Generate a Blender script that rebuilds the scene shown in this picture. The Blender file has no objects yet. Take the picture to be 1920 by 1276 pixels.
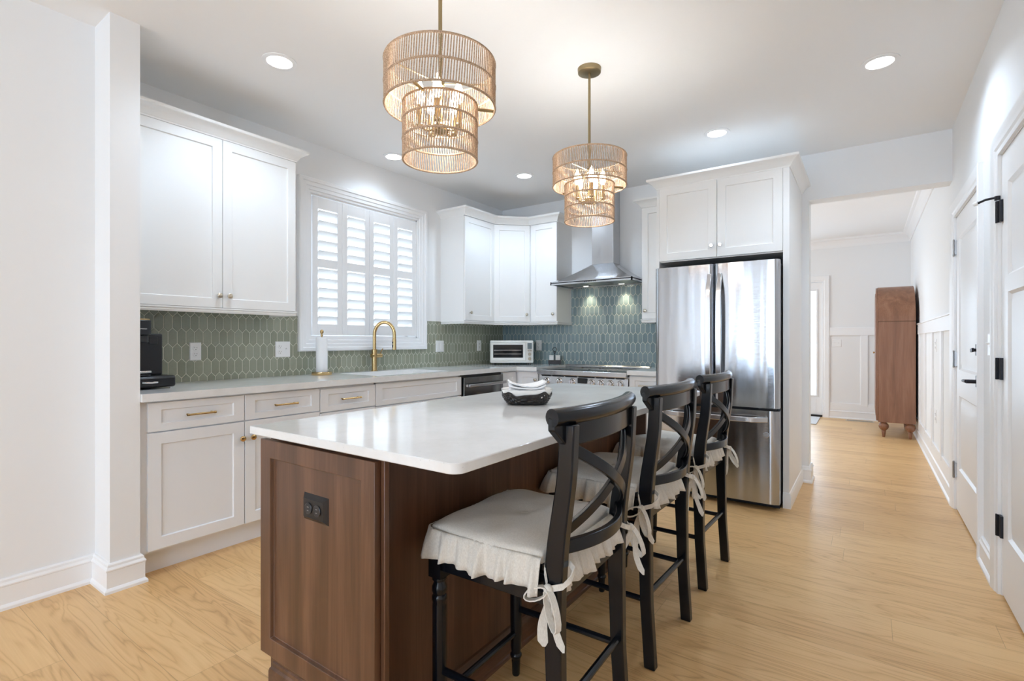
import bpy, bmesh, math, random
from mathutils import Vector, Matrix
random.seed(7)
S = bpy.context.scene
COL = S.collection
PI = math.pi

# ------------------------------------------------------------------ camera
CH = 1.1753
cd = bpy.data.cameras.new('camera'); cam = bpy.data.objects.new('camera', cd); COL.objects.link(cam)
cd.sensor_width = 36.0; cd.lens = 36.0 * 945.4 / 1920.0
cd.clip_start = 0.05; cd.clip_end = 100
cam.location = (0, 0, CH); cam.rotation_euler = (PI / 2, 0, math.radians(35.12))
S.camera = cam

# ------------------------------------------------------------------ view, world, lights
vs = S.view_settings
S.display_settings.display_device = 'sRGB'
vs.view_transform = 'Standard'; vs.look = 'None'; vs.gamma = 1.0; vs.use_curve_mapping = False
vs.exposure = 0.42
S.cycles.max_bounces = 14; S.cycles.diffuse_bounces = 10; S.cycles.glossy_bounces = 5
S.cycles.transmission_bounces = 6; S.cycles.use_denoising = True
S.cycles.sample_clamp_indirect = 6.0; S.cycles.caustics_reflective = False; S.cycles.caustics_refractive = False

w = bpy.data.worlds.new('sky'); S.world = w; w.use_nodes = True
nt = w.node_tree; bg = nt.nodes['Background']
tc = nt.nodes.new('ShaderNodeTexCoord'); sx = nt.nodes.new('ShaderNodeSeparateXYZ'); rp = nt.nodes.new('ShaderNodeValToRGB')
nt.links.new(tc.outputs['Generated'], sx.inputs[0]); nt.links.new(sx.outputs['Z'], rp.inputs[0]); nt.links.new(rp.outputs[0], bg.inputs[0])
rp.color_ramp.elements[0].position = 0.0; rp.color_ramp.elements[0].color = (.88, .94, 1, 1)
rp.color_ramp.elements[1].position = 0.6; rp.color_ramp.elements[1].color = (.74, .87, 1, 1)
bg.inputs[1].default_value = 1.7

def area(name, loc, rot, sx_, sy_, power, col=(1, 1, 1)):
    l = bpy.data.lights.new(name, 'AREA'); l.shape = 'RECTANGLE'; l.size = sx_; l.size_y = sy_
    l.energy = power; l.color = col
    o = bpy.data.objects.new(name, l); COL.objects.link(o); o.location = loc; o.rotation_euler = rot
    return o
# daylight through the windows behind the camera and the kitchen window, and into the hall; plus added fills
DAY = (.645, .85, 1.11)
area('unseen_rear_daylight', (-2.485, -6.16, 1.33), (PI / 2, 0, 0), .31, 2.45, 20, DAY)  # narrow unseen window light, placed and sized for the refrigerator door streak
area('unseen_rear_daylight', (-.7, -6.16, 1.4), (PI / 2, 0, 0), 1.25, 2.0, 72, DAY)
area('added_side_fill', (.68, -3.55, 1.4), (0, PI / 2, 0), 1.8, 1.6, 50, DAY)  # added fill from an unseen side window, brightens the cabinet fronts
area('daylight_kitchen_window', (-3.95, 2.86, 1.85), (0, -PI / 2, 0), 1.3, 1.4, 9, (.76, .9, 1.06))
area('added_louver_fill', (-4.3, 2.86, .6), (0, math.radians(-140), 0), 1.2, 2.0, 7, (.8, .92, 1.06))  # added upward fill that brightens the louver undersides
area('daylight_hall_door', (-1.0, 9.25, 1.2), (-PI / 2, 0, 0), .7, 1.6, 12, DAY)
area('daylight_hall_side', (-3.15, 7.0, 1.5), (0, -PI / 2, 0), 1.6, 2.4, 21, (.80, .92, 1.04))

# ------------------------------------------------------------------ helpers
ORG = {}
def origin(o): return ORG.get(o.name, Vector((0, 0, 0)))

class MB:
    def __init__(s): s.bm = bmesh.new()
    def add(s, vs_, fs, M=None):
        vv = [s.bm.verts.new((M @ Vector(v)) if M else v) for v in vs_]
        for f in fs:
            try: s.bm.faces.new([vv[i] for i in f])
            except ValueError: pass
        return s
    def box(s, x0, x1, y0, y1, z0, z1, M=None):
        v = [(x, y, z) for z in (z0, z1) for y in (y0, y1) for x in (x0, x1)]
        return s.add(v, [(0, 2, 3, 1), (4, 5, 7, 6), (0, 1, 5, 4), (2, 6, 7, 3), (0, 4, 6, 2), (1, 3, 7, 5)], M)
    def cyl(s, p0, p1, r0, r1=None, n=16, M=None):
        return s.tube([p0, p1], [r0, r0 if r1 is None else r1], n, M=M)
    def tube(s, path, r, n=8, closed=False, M=None, flat=1.0):
        P = [Vector(p) for p in path]; m = len(P)
        R = r if isinstance(r, (list, tuple)) else [r] * m
        T = []
        for i in range(m):
            a = P[(i - 1) % m] if (closed or i > 0) else P[i]
            b = P[(i + 1) % m] if (closed or i < m - 1) else P[i]
            T.append((b - a).normalized())
        u = T[0].orthogonal().normalized(); vv = []
        for i in range(m):
            u = (u - T[i] * u.dot(T[i]))
            if u.length < 1e-6: u = T[i].orthogonal()
            u.normalize(); b = T[i].cross(u)
            for k in range(n):
                a = 2 * PI * k / n
                vv.append(P[i] + (u * math.cos(a) + b * math.sin(a) * flat) * R[i])
        f = []
        for i in range(m if closed else m - 1):
            for k in range(n):
                j = (i + 1) % m; k2 = (k + 1) % n
                f.append((i * n + k, i * n + k2, j * n + k2, j * n + k))
        if not closed:
            f.append(tuple(reversed(range(n)))); f.append(tuple(range((m - 1) * n, m * n)))
        return s.add([tuple(v) for v in vv], f, M)
    def lathe(s, prof, c=(0, 0, 0), n=24, M=None, caps=True):
        v = []; f = []; m = len(prof)
        for r, z in prof:
            for k in range(n):
                a = 2 * PI * k / n
                v.append((c[0] + r * math.cos(a), c[1] + r * math.sin(a), c[2] + z))
        for i in range(m - 1):
            for k in range(n):
                k2 = (k + 1) % n
                f.append((i * n + k, i * n + k2, (i + 1) * n + k2, (i + 1) * n + k))
        if caps:
            f.append(tuple(reversed(range(n)))); f.append(tuple(range((m - 1) * n, m * n)))
        return s.add(v, f, M)
    def prism(s, poly, a, b, axis='z', M=None):
        n = len(poly)
        mk = {'z': lambda p, q: (p[0], p[1], q), 'x': lambda p, q: (q, p[0], p[1]), 'y': lambda p, q: (p[0], q, p[1])}[axis]
        v = [mk(p, a) for p in poly] + [mk(p, b) for p in poly]
        f = [(i, (i + 1) % n, n + (i + 1) % n, n + i) for i in range(n)]
        f += [tuple(reversed(range(n))), tuple(range(n, 2 * n))]
        return s.add(v, f, M)
    def sweep(s, prof, path, fmap=None, closed=False, M=None):
        # prof: (out, height); path 2D; out is to the RIGHT of travel, mitred
        P = [Vector(p) for p in path]; m = len(P); n = len(prof); v = []
        fmap = fmap or (lambda a, b, h: (a, b, h))
        for i in range(m):
            d0 = (P[i] - P[i - 1]).normalized() if (closed or i > 0) else None
            d1 = (P[(i + 1) % m] - P[i]).normalized() if (closed or i < m - 1) else None
            d0 = d0 or d1; d1 = d1 or d0
            n0 = Vector((d0.y, -d0.x)); n1 = Vector((d1.y, -d1.x))
            mt = (n0 + n1) / (1 + n0.dot(n1))
            for o, h in prof:
                q = P[i] + mt * o; v.append(fmap(q.x, q.y, h))
        f = []
        for i in range(m if closed else m - 1):
            j = (i + 1) % m
            for k in range(n):
                k2 = (k + 1) % n
                f.append((i * n + k, j * n + k, j * n + k2, i * n + k2))
        if not closed:
            f.append(tuple(reversed(range(n)))); f.append(tuple(range((m - 1) * n, m * n)))
        return s.add(v, f, M)
    def sphere(s, c, r, sc=(1, 1, 1), n=16, m=10, M=None):
        prof = [(max(1e-4, r * math.sin(PI * i / m)), -r * math.cos(PI * i / m)) for i in range(m + 1)]
        v = []; f = []
        for rr, z in prof:
            for k in range(n):
                a = 2 * PI * k / n
                v.append((c[0] + sc[0] * rr * math.cos(a), c[1] + sc[1] * rr * math.sin(a), c[2] + sc[2] * z))
        for i in range(m):
            for k in range(n):
                k2 = (k + 1) % n
                f.append((i * n + k, i * n + k2, (i + 1) * n + k2, (i + 1) * n + k))
        return s.add(v, f, M)
    def grid(s, fn, nu, nv, closed_u=False, M=None):
        v = [fn(i / (nu if closed_u else nu - 1), j / (nv - 1)) for j in range(nv) for i in range(nu)]
        f = []
        for j in range(nv - 1):
            for i in range(nu if closed_u else nu - 1):
                i2 = (i + 1) % nu
                f.append((j * nu + i, j * nu + i2, (j + 1) * nu + i2, (j + 1) * nu + i))
        return s.add(v, f, M)
    def ribbon(s, path, wdir, wid, t=.0025, M=None):
        P = [Vector(p) for p in path]; m = len(P); W = [Vector(d).normalized() for d in wdir] if isinstance(wdir, list) else [Vector(wdir).normalized()] * m
        wd = wid if isinstance(wid, list) else [wid] * m
        v = []
        for i in range(m):
            T = (P[min(i + 1, m - 1)] - P[max(i - 1, 0)]).normalized()
            N = T.cross(W[i]).normalized()
            for a, b in ((-1, -1), (1, -1), (1, 1), (-1, 1)):
                v.append(P[i] + W[i] * a * wd[i] / 2 + N * b * t / 2)
        f = []
        for i in range(m - 1):
            for k in range(4):
                k2 = (k + 1) % 4
                f.append((i * 4 + k, i * 4 + k2, i * 4 + 4 + k2, i * 4 + 4 + k))
        f += [(3, 2, 1, 0), tuple(range(4 * m - 4, 4 * m))]
        return s.add([tuple(q) for q in v], f, M)
    def door(s, w_, h_, M, fw=.058, t=.02, rec=.009, ch=.003, fwb=None):
        # shaker front: local x 0..w, z 0..h, front face at y=-t
        fb = fwb or fw
        A = [(0, 0), (w_, 0), (w_, h_), (0, h_)]
        Bq = [(fw, fb), (w_ - fw, fb), (w_ - fw, h_ - fb), (fw, h_ - fb)]
        Cq = [(fw + ch, fb + ch), (w_ - fw - ch, fb + ch), (w_ - fw - ch, h_ - fb - ch), (fw + ch, h_ - fb - ch)]
        v = [(x, 0, z) for x, z in A] + [(x, -t, z) for x, z in A] + [(x, -t, z) for x, z in Bq] + [(x, -t + rec, z) for x, z in Cq]
        f = [(3, 2, 1, 0)]
        for k in range(4):
            j = (k + 1) % 4
            f += [(k, j, 4 + j, 4 + k), (4 + k, 4 + j, 8 + j, 8 + k), (8 + k, 8 + j, 12 + j, 12 + k)]
        f.append((12, 13, 14, 15))
        return s.add(v, f, M)
    def build(s, name, mat, parent=None, bevel=0, angle=32, kind=None, local=False, seg=2):
        bmesh.ops.recalc_face_normals(s.bm, faces=s.bm.faces[:])
        off = Vector((0, 0, 0)) if (parent is None or local) else origin(parent)
        if off.length: bmesh.ops.translate(s.bm, verts=s.bm.verts[:], vec=-off)
        me = bpy.data.meshes.new(name); s.bm.to_mesh(me); s.bm.free()
        for p in me.polygons: p.use_smooth = True
        me.set_sharp_from_angle(angle=math.radians(angle))
        me.materials.append(mat)
        o = bpy.data.objects.new(name, me); COL.objects.link(o)
        if parent is not None:
            o.parent = parent; ORG[o.name] = off
        if bevel:
            b = o.modifiers.new('bevel', 'BEVEL'); b.width = bevel; b.segments = seg; b.limit_method = 'ANGLE'; b.angle_limit = math.radians(40)
        if kind: o['kind'] = kind
        return o

def thing(name, label, cat, loc=(0, 0, 0), rz=0, group=None, structure=False):
    o = bpy.data.objects.new(name, None); COL.objects.link(o); o.empty_display_size = .1
    o.location = loc; o.rotation_euler = (0, 0, rz); ORG[o.name] = Vector(loc)
    if structure: o['kind'] = 'structure'
    else:
        o['label'] = label; o['category'] = cat
        if group: o['group'] = group
    return o
def tag(o, label, cat, group=None):
    o['label'] = label; o['category'] = cat
    if group: o['group'] = group
    return o
def copy_tree(o, parent=None):
    c = o.copy(); COL.objects.link(c)
    if parent: c.parent = parent
    ORG[c.name] = origin(o)
    for ch in [q for q in o.children]: copy_tree(ch, c)
    return c
def TR(x, y, z, deg=0): return Matrix.Translation((x, y, z)) @ Matrix.Rotation(math.radians(deg), 4, 'Z')
def arc(cx, cy, r, a0, a1, n):
    return [(cx + r * math.cos(math.radians(a0 + (a1 - a0) * i / n)), cy + r * math.sin(math.radians(a0 + (a1 - a0) * i / n))) for i in range(n + 1)]

# ------------------------------------------------------------------ materials
def newmat(name):
    m = bpy.data.materials.new(name); m.use_nodes = True
    return m, m.node_tree, m.node_tree.nodes['Principled BSDF']
def N(nt, t, **k):
    n = nt.nodes.new(t)
    for a, b in k.items(): setattr(n, a, b)
    return n
def L(nt, a, b): nt.links.new(a, b)
def mathn(nt, op, a, b=None, c=None):
    n = N(nt, 'ShaderNodeMath', operation=op)
    for i, x in enumerate((a, b, c)):
        if x is None: continue
        if isinstance(x, (int, float)): n.inputs[i].default_value = x
        else: L(nt, x, n.inputs[i])
    return n.outputs[0]
def srgb(r, g, b):
    f = lambda c: (c / 255 / 12.92) if c / 255 <= .04045 else ((c / 255 + .055) / 1.055) ** 2.4
    return (f(r), f(g), f(b), 1)
def objco(nt, scale=(1, 1, 1), rot=(0, 0, 0)):
    tc = N(nt, 'ShaderNodeTexCoord'); mp = N(nt, 'ShaderNodeMapping')
    mp.inputs['Scale'].default_value = scale; mp.inputs['Rotation'].default_value = rot
    L(nt, tc.outputs['Object'], mp.inputs[0]); return mp.outputs[0]
def plain(name, col, rough=.5, metal=0, bump=0, bscale=200, spec=.5, var=0, vscale=6, coat=0):
    m, nt, b = newmat(name)
    b.inputs['Base Color'].default_value = col; b.inputs['Roughness'].default_value = rough; b.inputs['Metallic'].default_value = metal
    b.inputs['Specular IOR Level'].default_value = spec; b.inputs['Coat Weight'].default_value = coat; b.inputs['Coat Roughness'].default_value = .1
    co = objco(nt)
    no = N(nt, 'ShaderNodeTexNoise'); no.inputs['Scale'].default_value = bscale; no.inputs['Detail'].default_value = 3; L(nt, co, no.inputs['Vector'])
    if bump:
        bp = N(nt, 'ShaderNodeBump'); bp.inputs['Strength'].default_value = bump; bp.inputs['Distance'].default_value = .002
        L(nt, no.outputs['Fac'], bp.inputs['Height']); L(nt, bp.outputs[0], b.inputs['Normal'])
    if var:
        n2 = N(nt, 'ShaderNodeTexNoise'); n2.inputs['Scale'].default_value = vscale; n2.inputs['Detail'].default_value = 4; L(nt, co, n2.inputs['Vector'])
        mx = N(nt, 'ShaderNodeMix', data_type='RGBA')
        mx.inputs[6].default_value = tuple(c * (1 - var) for c in col[:3]) + (1,); mx.inputs[7].default_value = tuple(min(1, c * (1 + var)) for c in col[:3]) + (1,)
        L(nt, n2.outputs['Fac'], mx.inputs[0]); L(nt, mx.outputs[2], b.inputs['Base Color'])
    return m
def emit(name, col, st):
    m, nt, b = newmat(name)
    b.inputs['Base Color'].default_value = (.9, .9, .9, 1); b.inputs['Emission Color'].default_value = col; b.inputs['Emission Strength'].default_value = st
    return m
WALL = plain('wall_paint', (.83, .835, .84, 1), .75, bump=.05, bscale=350)
CEIL = plain('ceiling_paint', (.88, .88, .88, 1), .85, bump=.04, bscale=300)
TRIM = plain('white_trim_paint', (.87, .87, .875, 1), .38, bump=.02, bscale=60)
CAB = plain('white_cabinet_paint', (.86, .86, .85, 1), .36, bump=.02, bscale=60)
CABG = plain('base_cabinet_paint', (.82, .83, .85, 1), .36, bump=.02, bscale=60)
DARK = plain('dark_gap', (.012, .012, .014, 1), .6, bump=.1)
BLACKM = plain('matte_black_metal', (.015, .015, .02, 1), .42, metal=.4, bump=.05)
BLACKP = plain('black_plastic', (.012, .013, .016, 1), .28, bump=.08, bscale=400)
CHROME = plain('chrome', (.8, .8, .82, 1), .12, metal=1, bump=.01)
NICKEL = plain('satin_nickel_champagne', (.62, .57, .48, 1), .3, metal=1, bump=.02)
def louver_mat():
    m, nt, b = newmat('translucent_white_louver')
    b.inputs['Base Color'].default_value = (.88, .88, .88, 1); b.inputs['Roughness'].default_value = .4
    tr = N(nt, 'ShaderNodeBsdfTranslucent'); tr.inputs[0].default_value = (.9, .9, .9, 1)
    mx = N(nt, 'ShaderNodeMixShader'); mx.inputs[0].default_value = .4
    L(nt, b.outputs[0], mx.inputs[1]); L(nt, tr.outputs[0], mx.inputs[2]); L(nt, mx.outputs[0], nt.nodes['Material Output'].inputs[0])
    return m
LOUV = louver_mat()
PEWTER = plain('pewter_hinge', (.45, .45, .46, 1), .3, metal=1, bump=.02)
BRASS = plain('brushed_brass', (.60, .42, .20, 1), .27, metal=1, bump=.03, bscale=500)
AGED = plain('aged_brass', (.33, .26, .15, 1), .34, metal=1, bump=.03, bscale=400)
PLATE = plain('white_plastic', (.85, .85, .85, 1), .3, bump=.01)
CERAM = plain('white_ceramic', (.80, .79, .76, 1), .15, bump=.02, bscale=30)
PAPER = plain('white_paper', (.86, .86, .86, 1), .9, bump=.25, bscale=160)
OVENW = plain('sea_salt_enamel', (.80, .79, .75, 1), .22, bump=.02)
GLASSD = plain('dark_oven_glass', (.008, .009, .011, 1), .06, bump=.01, spec=.6)
COOKT = plain('ceramic_cooktop', (.01, .01, .011, 1), .08, bump=.01)
STOOL = plain('black_satin_lacquer', (.006, .0068, .0095, 1), .2, bump=.06, bscale=40, spec=.4)
HUTCHM = None
LCDM = plain('grey_lcd', (.16, .19, .2, 1), .2, bump=.01)
VENTM = plain('vent_metal', (.62, .58, .5, 1), .4, metal=.6, bump=.02)
MATM = plain('grey_woven_mat', (.6, .59, .58, 1), .95, bump=.6, bscale=220, var=.3, vscale=90)
SNOW = plain('snowy_ground', (.85, .88, .92, 1), .9, bump=.3, bscale=8)
SINKM = plain('white_fireclay', (.84, .84, .83, 1), .2, bump=.01)
INKM = plain('pale_print', (.75, .75, .75, 1), .5, bump=.01)

def steel(name, axis=(1, 1, 90), col=(.60, .605, .62, 1), rough=.24, wav=.04):
    m, nt, b = newmat(name)
    b.inputs['Base Color'].default_value = col; b.inputs['Metallic'].default_value = 1
    no = N(nt, 'ShaderNodeTexNoise'); no.inputs['Scale'].default_value = 14; no.inputs['Detail'].default_value = 4
    L(nt, objco(nt, axis), no.inputs['Vector'])
    mr = N(nt, 'ShaderNodeMapRange'); mr.inputs['To Min'].default_value = rough - .05; mr.inputs['To Max'].default_value = rough + .05
    L(nt, no.outputs['Fac'], mr.inputs['Value']); L(nt, mr.outputs[0], b.inputs['Roughness'])
    n2 = N(nt, 'ShaderNodeTexNoise'); n2.inputs['Scale'].default_value = 1.0; n2.inputs['Detail'].default_value = 1
    L(nt, objco(nt, (9, 9, .55)), n2.inputs['Vector'])
    bp = N(nt, 'ShaderNodeBump'); bp.inputs['Strength'].default_value = wav; bp.inputs['Distance'].default_value = .12
    L(nt, n2.outputs['Fac'], bp.inputs['Height'])
    b2 = N(nt, 'ShaderNodeBump'); b2.inputs['Strength'].default_value = .05; b2.inputs['Distance'].default_value = .001
    L(nt, no.outputs['Fac'], b2.inputs['Height']); L(nt, bp.outputs[0], b2.inputs['Normal']); L(nt, b2.outputs[0], b.inputs['Normal'])
    return m
STEEL = steel('stainless_steel')
def brushed(name, col, rough, aniso, rot, wav):
    m = steel(name, (1, 1, 120), col, rough, wav); nt = m.node_tree; b = nt.nodes['Principled BSDF']
    b.inputs['Anisotropic'].default_value = aniso; b.inputs['Anisotropic Rotation'].default_value = rot
    tg = N(nt, 'ShaderNodeTangent', direction_type='RADIAL', axis='Z'); L(nt, tg.outputs[0], b.inputs['Tangent'])
    return m
FRIDGE = brushed('stainless_fridge_door', (.47, .48, .50, 1), .12, .9, .25, .04) if True else steel('stainless_fridge_door', (1, 1, 120), (.47, .48, .50, 1), .13, .07)

def wood(name, c0, c1, c2, axis='z', rough=.4, gs=1.0, coat=0.0):
    m, nt, b = newmat(name)
    sc = {'z': (14, 14, .9), 'x': (.9, 14, 14), 'y': (14, .9, 14)}[axis]
    co = objco(nt, tuple(q * gs for q in sc))
    n1 = N(nt, 'ShaderNodeTexNoise'); n1.inputs['Scale'].default_value = 1.1; n1.inputs['Detail'].default_value = 6; n1.inputs['Roughness'].default_value = .6; n1.inputs['Distortion'].default_value = .6
    L(nt, co, n1.inputs['Vector'])
    sc2 = {'z': (160, 160, 4), 'x': (4, 160, 160), 'y': (160, 4, 160)}[axis]
    n2 = N(nt, 'ShaderNodeTexNoise'); n2.inputs['Scale'].default_value = 1; n2.inputs['Detail'].default_value = 3; L(nt, objco(nt, sc2), n2.inputs['Vector'])
    mx = mathn(nt, 'ADD', mathn(nt, 'MULTIPLY', n1.outputs['Fac'], .75), mathn(nt, 'MULTIPLY', n2.outputs['Fac'], .25))
    cr = N(nt, 'ShaderNodeValToRGB'); e = cr.color_ramp.elements
    e[0].position = .36; e[0].color = c0; e[1].position = .62; e[1].color = c2
    q = cr.color_ramp.elements.new(.5); q.color = c1
    L(nt, mx, cr.inputs[0]); L(nt, cr.outputs[0], b.inputs['Base Color'])
    b.inputs['Roughness'].default_value = rough; b.inputs['Coat Weight'].default_value = coat; b.inputs['Coat Roughness'].default_value = .2
    bp = N(nt, 'ShaderNodeBump'); bp.inputs['Strength'].default_value = .12; bp.inputs['Distance'].default_value = .001
    L(nt, n2.outputs['Fac'], bp.inputs['Height']); L(nt, bp.outputs[0], b.inputs['Normal'])
    return m
ISL = wood('island_stained_maple', srgb(80, 55, 38), srgb(95, 65, 46), srgb(112, 79, 58), 'z', .34)
ISLH = wood('island_stained_maple_flat', srgb(80, 55, 38), srgb(95, 65, 46), srgb(112, 79, 58), 'y', .34)
HUTCHM = wood('hutch_walnut', srgb(118, 80, 58), srgb(135, 93, 68), srgb(150, 107, 82), 'z', .42, .8)

def floor_mat():
    m, nt, b = newmat('oak_plank_floor')
    tc = N(nt, 'ShaderNodeTexCoord'); sp = N(nt, 'ShaderNodeSeparateXYZ'); L(nt, tc.outputs['Object'], sp.inputs[0])
    X, Y = sp.outputs[0], sp.outputs[1]
    PW = .19; PL = 1.9
    row = mathn(nt, 'FLOOR', mathn(nt, 'DIVIDE', Y, PW))
    wn = N(nt, 'ShaderNodeTexWhiteNoise', noise_dimensions='1D'); L(nt, row, wn.inputs['W'])
    xs = mathn(nt, 'ADD', X, mathn(nt, 'MULTIPLY', wn.outputs['Value'], PL * 3.7))
    colx = mathn(nt, 'FLOOR', mathn(nt, 'DIVIDE', xs, PL))
    cb = N(nt, 'ShaderNodeCombineXYZ'); L(nt, row, cb.inputs[0]); L(nt, colx, cb.inputs[1])
    w2 = N(nt, 'ShaderNodeTexWhiteNoise', noise_dimensions='2D'); L(nt, cb.outputs[0], w2.inputs['Vector'])
    rnd = w2.outputs['Value']
    # grain coordinates, shifted per plank
    c2 = N(nt, 'ShaderNodeCombineXYZ')
    L(nt, mathn(nt, 'MULTIPLY', xs, 1.0), c2.inputs[0]); L(nt, mathn(nt, 'MULTIPLY', Y, 9.0), c2.inputs[1]); L(nt, mathn(nt, 'MULTIPLY', rnd, 40), c2.inputs[2])
    n1 = N(nt, 'ShaderNodeTexNoise'); n1.inputs['Scale'].default_value = 1.15; n1.inputs['Detail'].default_value = 2.5; n1.inputs['Roughness'].default_value = .45; n1.inputs['Distortion'].default_value = .8
    L(nt, c2.outputs[0], n1.inputs['Vector'])
    rings = mathn(nt, 'PINGPONG', mathn(nt, 'MULTIPLY', n1.outputs['Fac'], 18), 1)   # cathedral contour lines
    rings = mathn(nt, 'POWER', rings, 3.0)
    c3 = N(nt, 'ShaderNodeCombineXYZ'); L(nt, mathn(nt, 'MULTIPLY', xs, 5), c3.inputs[0]); L(nt, mathn(nt, 'MULTIPLY', Y, 190), c3.inputs[1]); L(nt, rnd, c3.inputs[2])
    n2 = N(nt, 'ShaderNodeTexNoise'); n2.inputs['Scale'].default_value = 1; n2.inputs['Detail'].default_value = 3; L(nt, c3.outputs[0], n2.inputs['Vector'])
    n3 = N(nt, 'ShaderNodeTexNoise'); n3.inputs['Scale'].default_value = .9; n3.inputs['Detail'].default_value = 1; L(nt, c2.outputs[0], n3.inputs['Vector'])
    g = mathn(nt, 'ADD', mathn(nt, 'MULTIPLY', rings, .42), mathn(nt, 'MULTIPLY', n2.outputs['Fac'], .5))
    g = mathn(nt, 'ADD', g, mathn(nt, 'MULTIPLY', mathn(nt, 'SUBTRACT', rnd, .5), .36))
    g = mathn(nt, 'ADD', g, mathn(nt, 'MULTIPLY', mathn(nt, 'SUBTRACT', n3.outputs['Fac'], .5), .5))
    cr = N(nt, 'ShaderNodeValToRGB'); e = cr.color_ramp.elements
    e[0].position = .05; e[0].color = srgb(226, 188, 134); e[1].position = 1.0; e[1].color = srgb(180, 137, 88)
    q = cr.color_ramp.elements.new(.45); q.color = srgb(214, 173, 119)
    L(nt, g, cr.inputs[0])
    fy = mathn(nt, 'FRACT', mathn(nt, 'DIVIDE', Y, PW)); fx = mathn(nt, 'FRACT', mathn(nt, 'DIVIDE', xs, PL))
    ey = mathn(nt, 'MULTIPLY', mathn(nt, 'MINIMUM', fy, mathn(nt, 'SUBTRACT', 1, fy)), PW)
    ex = mathn(nt, 'MULTIPLY', mathn(nt, 'MINIMUM', fx, mathn(nt, 'SUBTRACT', 1, fx)), PL)
    ed = mathn(nt, 'MINIMUM', ex, ey)
    seam = mathn(nt, 'LESS_THAN', ed, .0011)
    mx = N(nt, 'ShaderNodeMix', data_type='RGBA'); L(nt, mathn(nt, 'MULTIPLY', seam, .4), mx.inputs[0]); L(nt, cr.outputs[0], mx.inputs[6]); mx.inputs[7].default_value = srgb(120, 85, 52)
    L(nt, mx.outputs[2], b.inputs['Base Color'])
    b.inputs['Roughness'].default_value = .36; b.inputs['Specular IOR Level'].default_value = .45
    bp = N(nt, 'ShaderNodeBump'); bp.inputs['Strength'].default_value = .12; bp.inputs['Distance'].default_value = .0012
    h = mathn(nt, 'SUBTRACT', mathn(nt, 'MULTIPLY', n2.outputs['Fac'], .4), seam)
    L(nt, h, bp.inputs['Height']); L(nt, bp.outputs[0], b.inputs['Normal'])
    return m
FLOOR = floor_mat()

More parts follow.
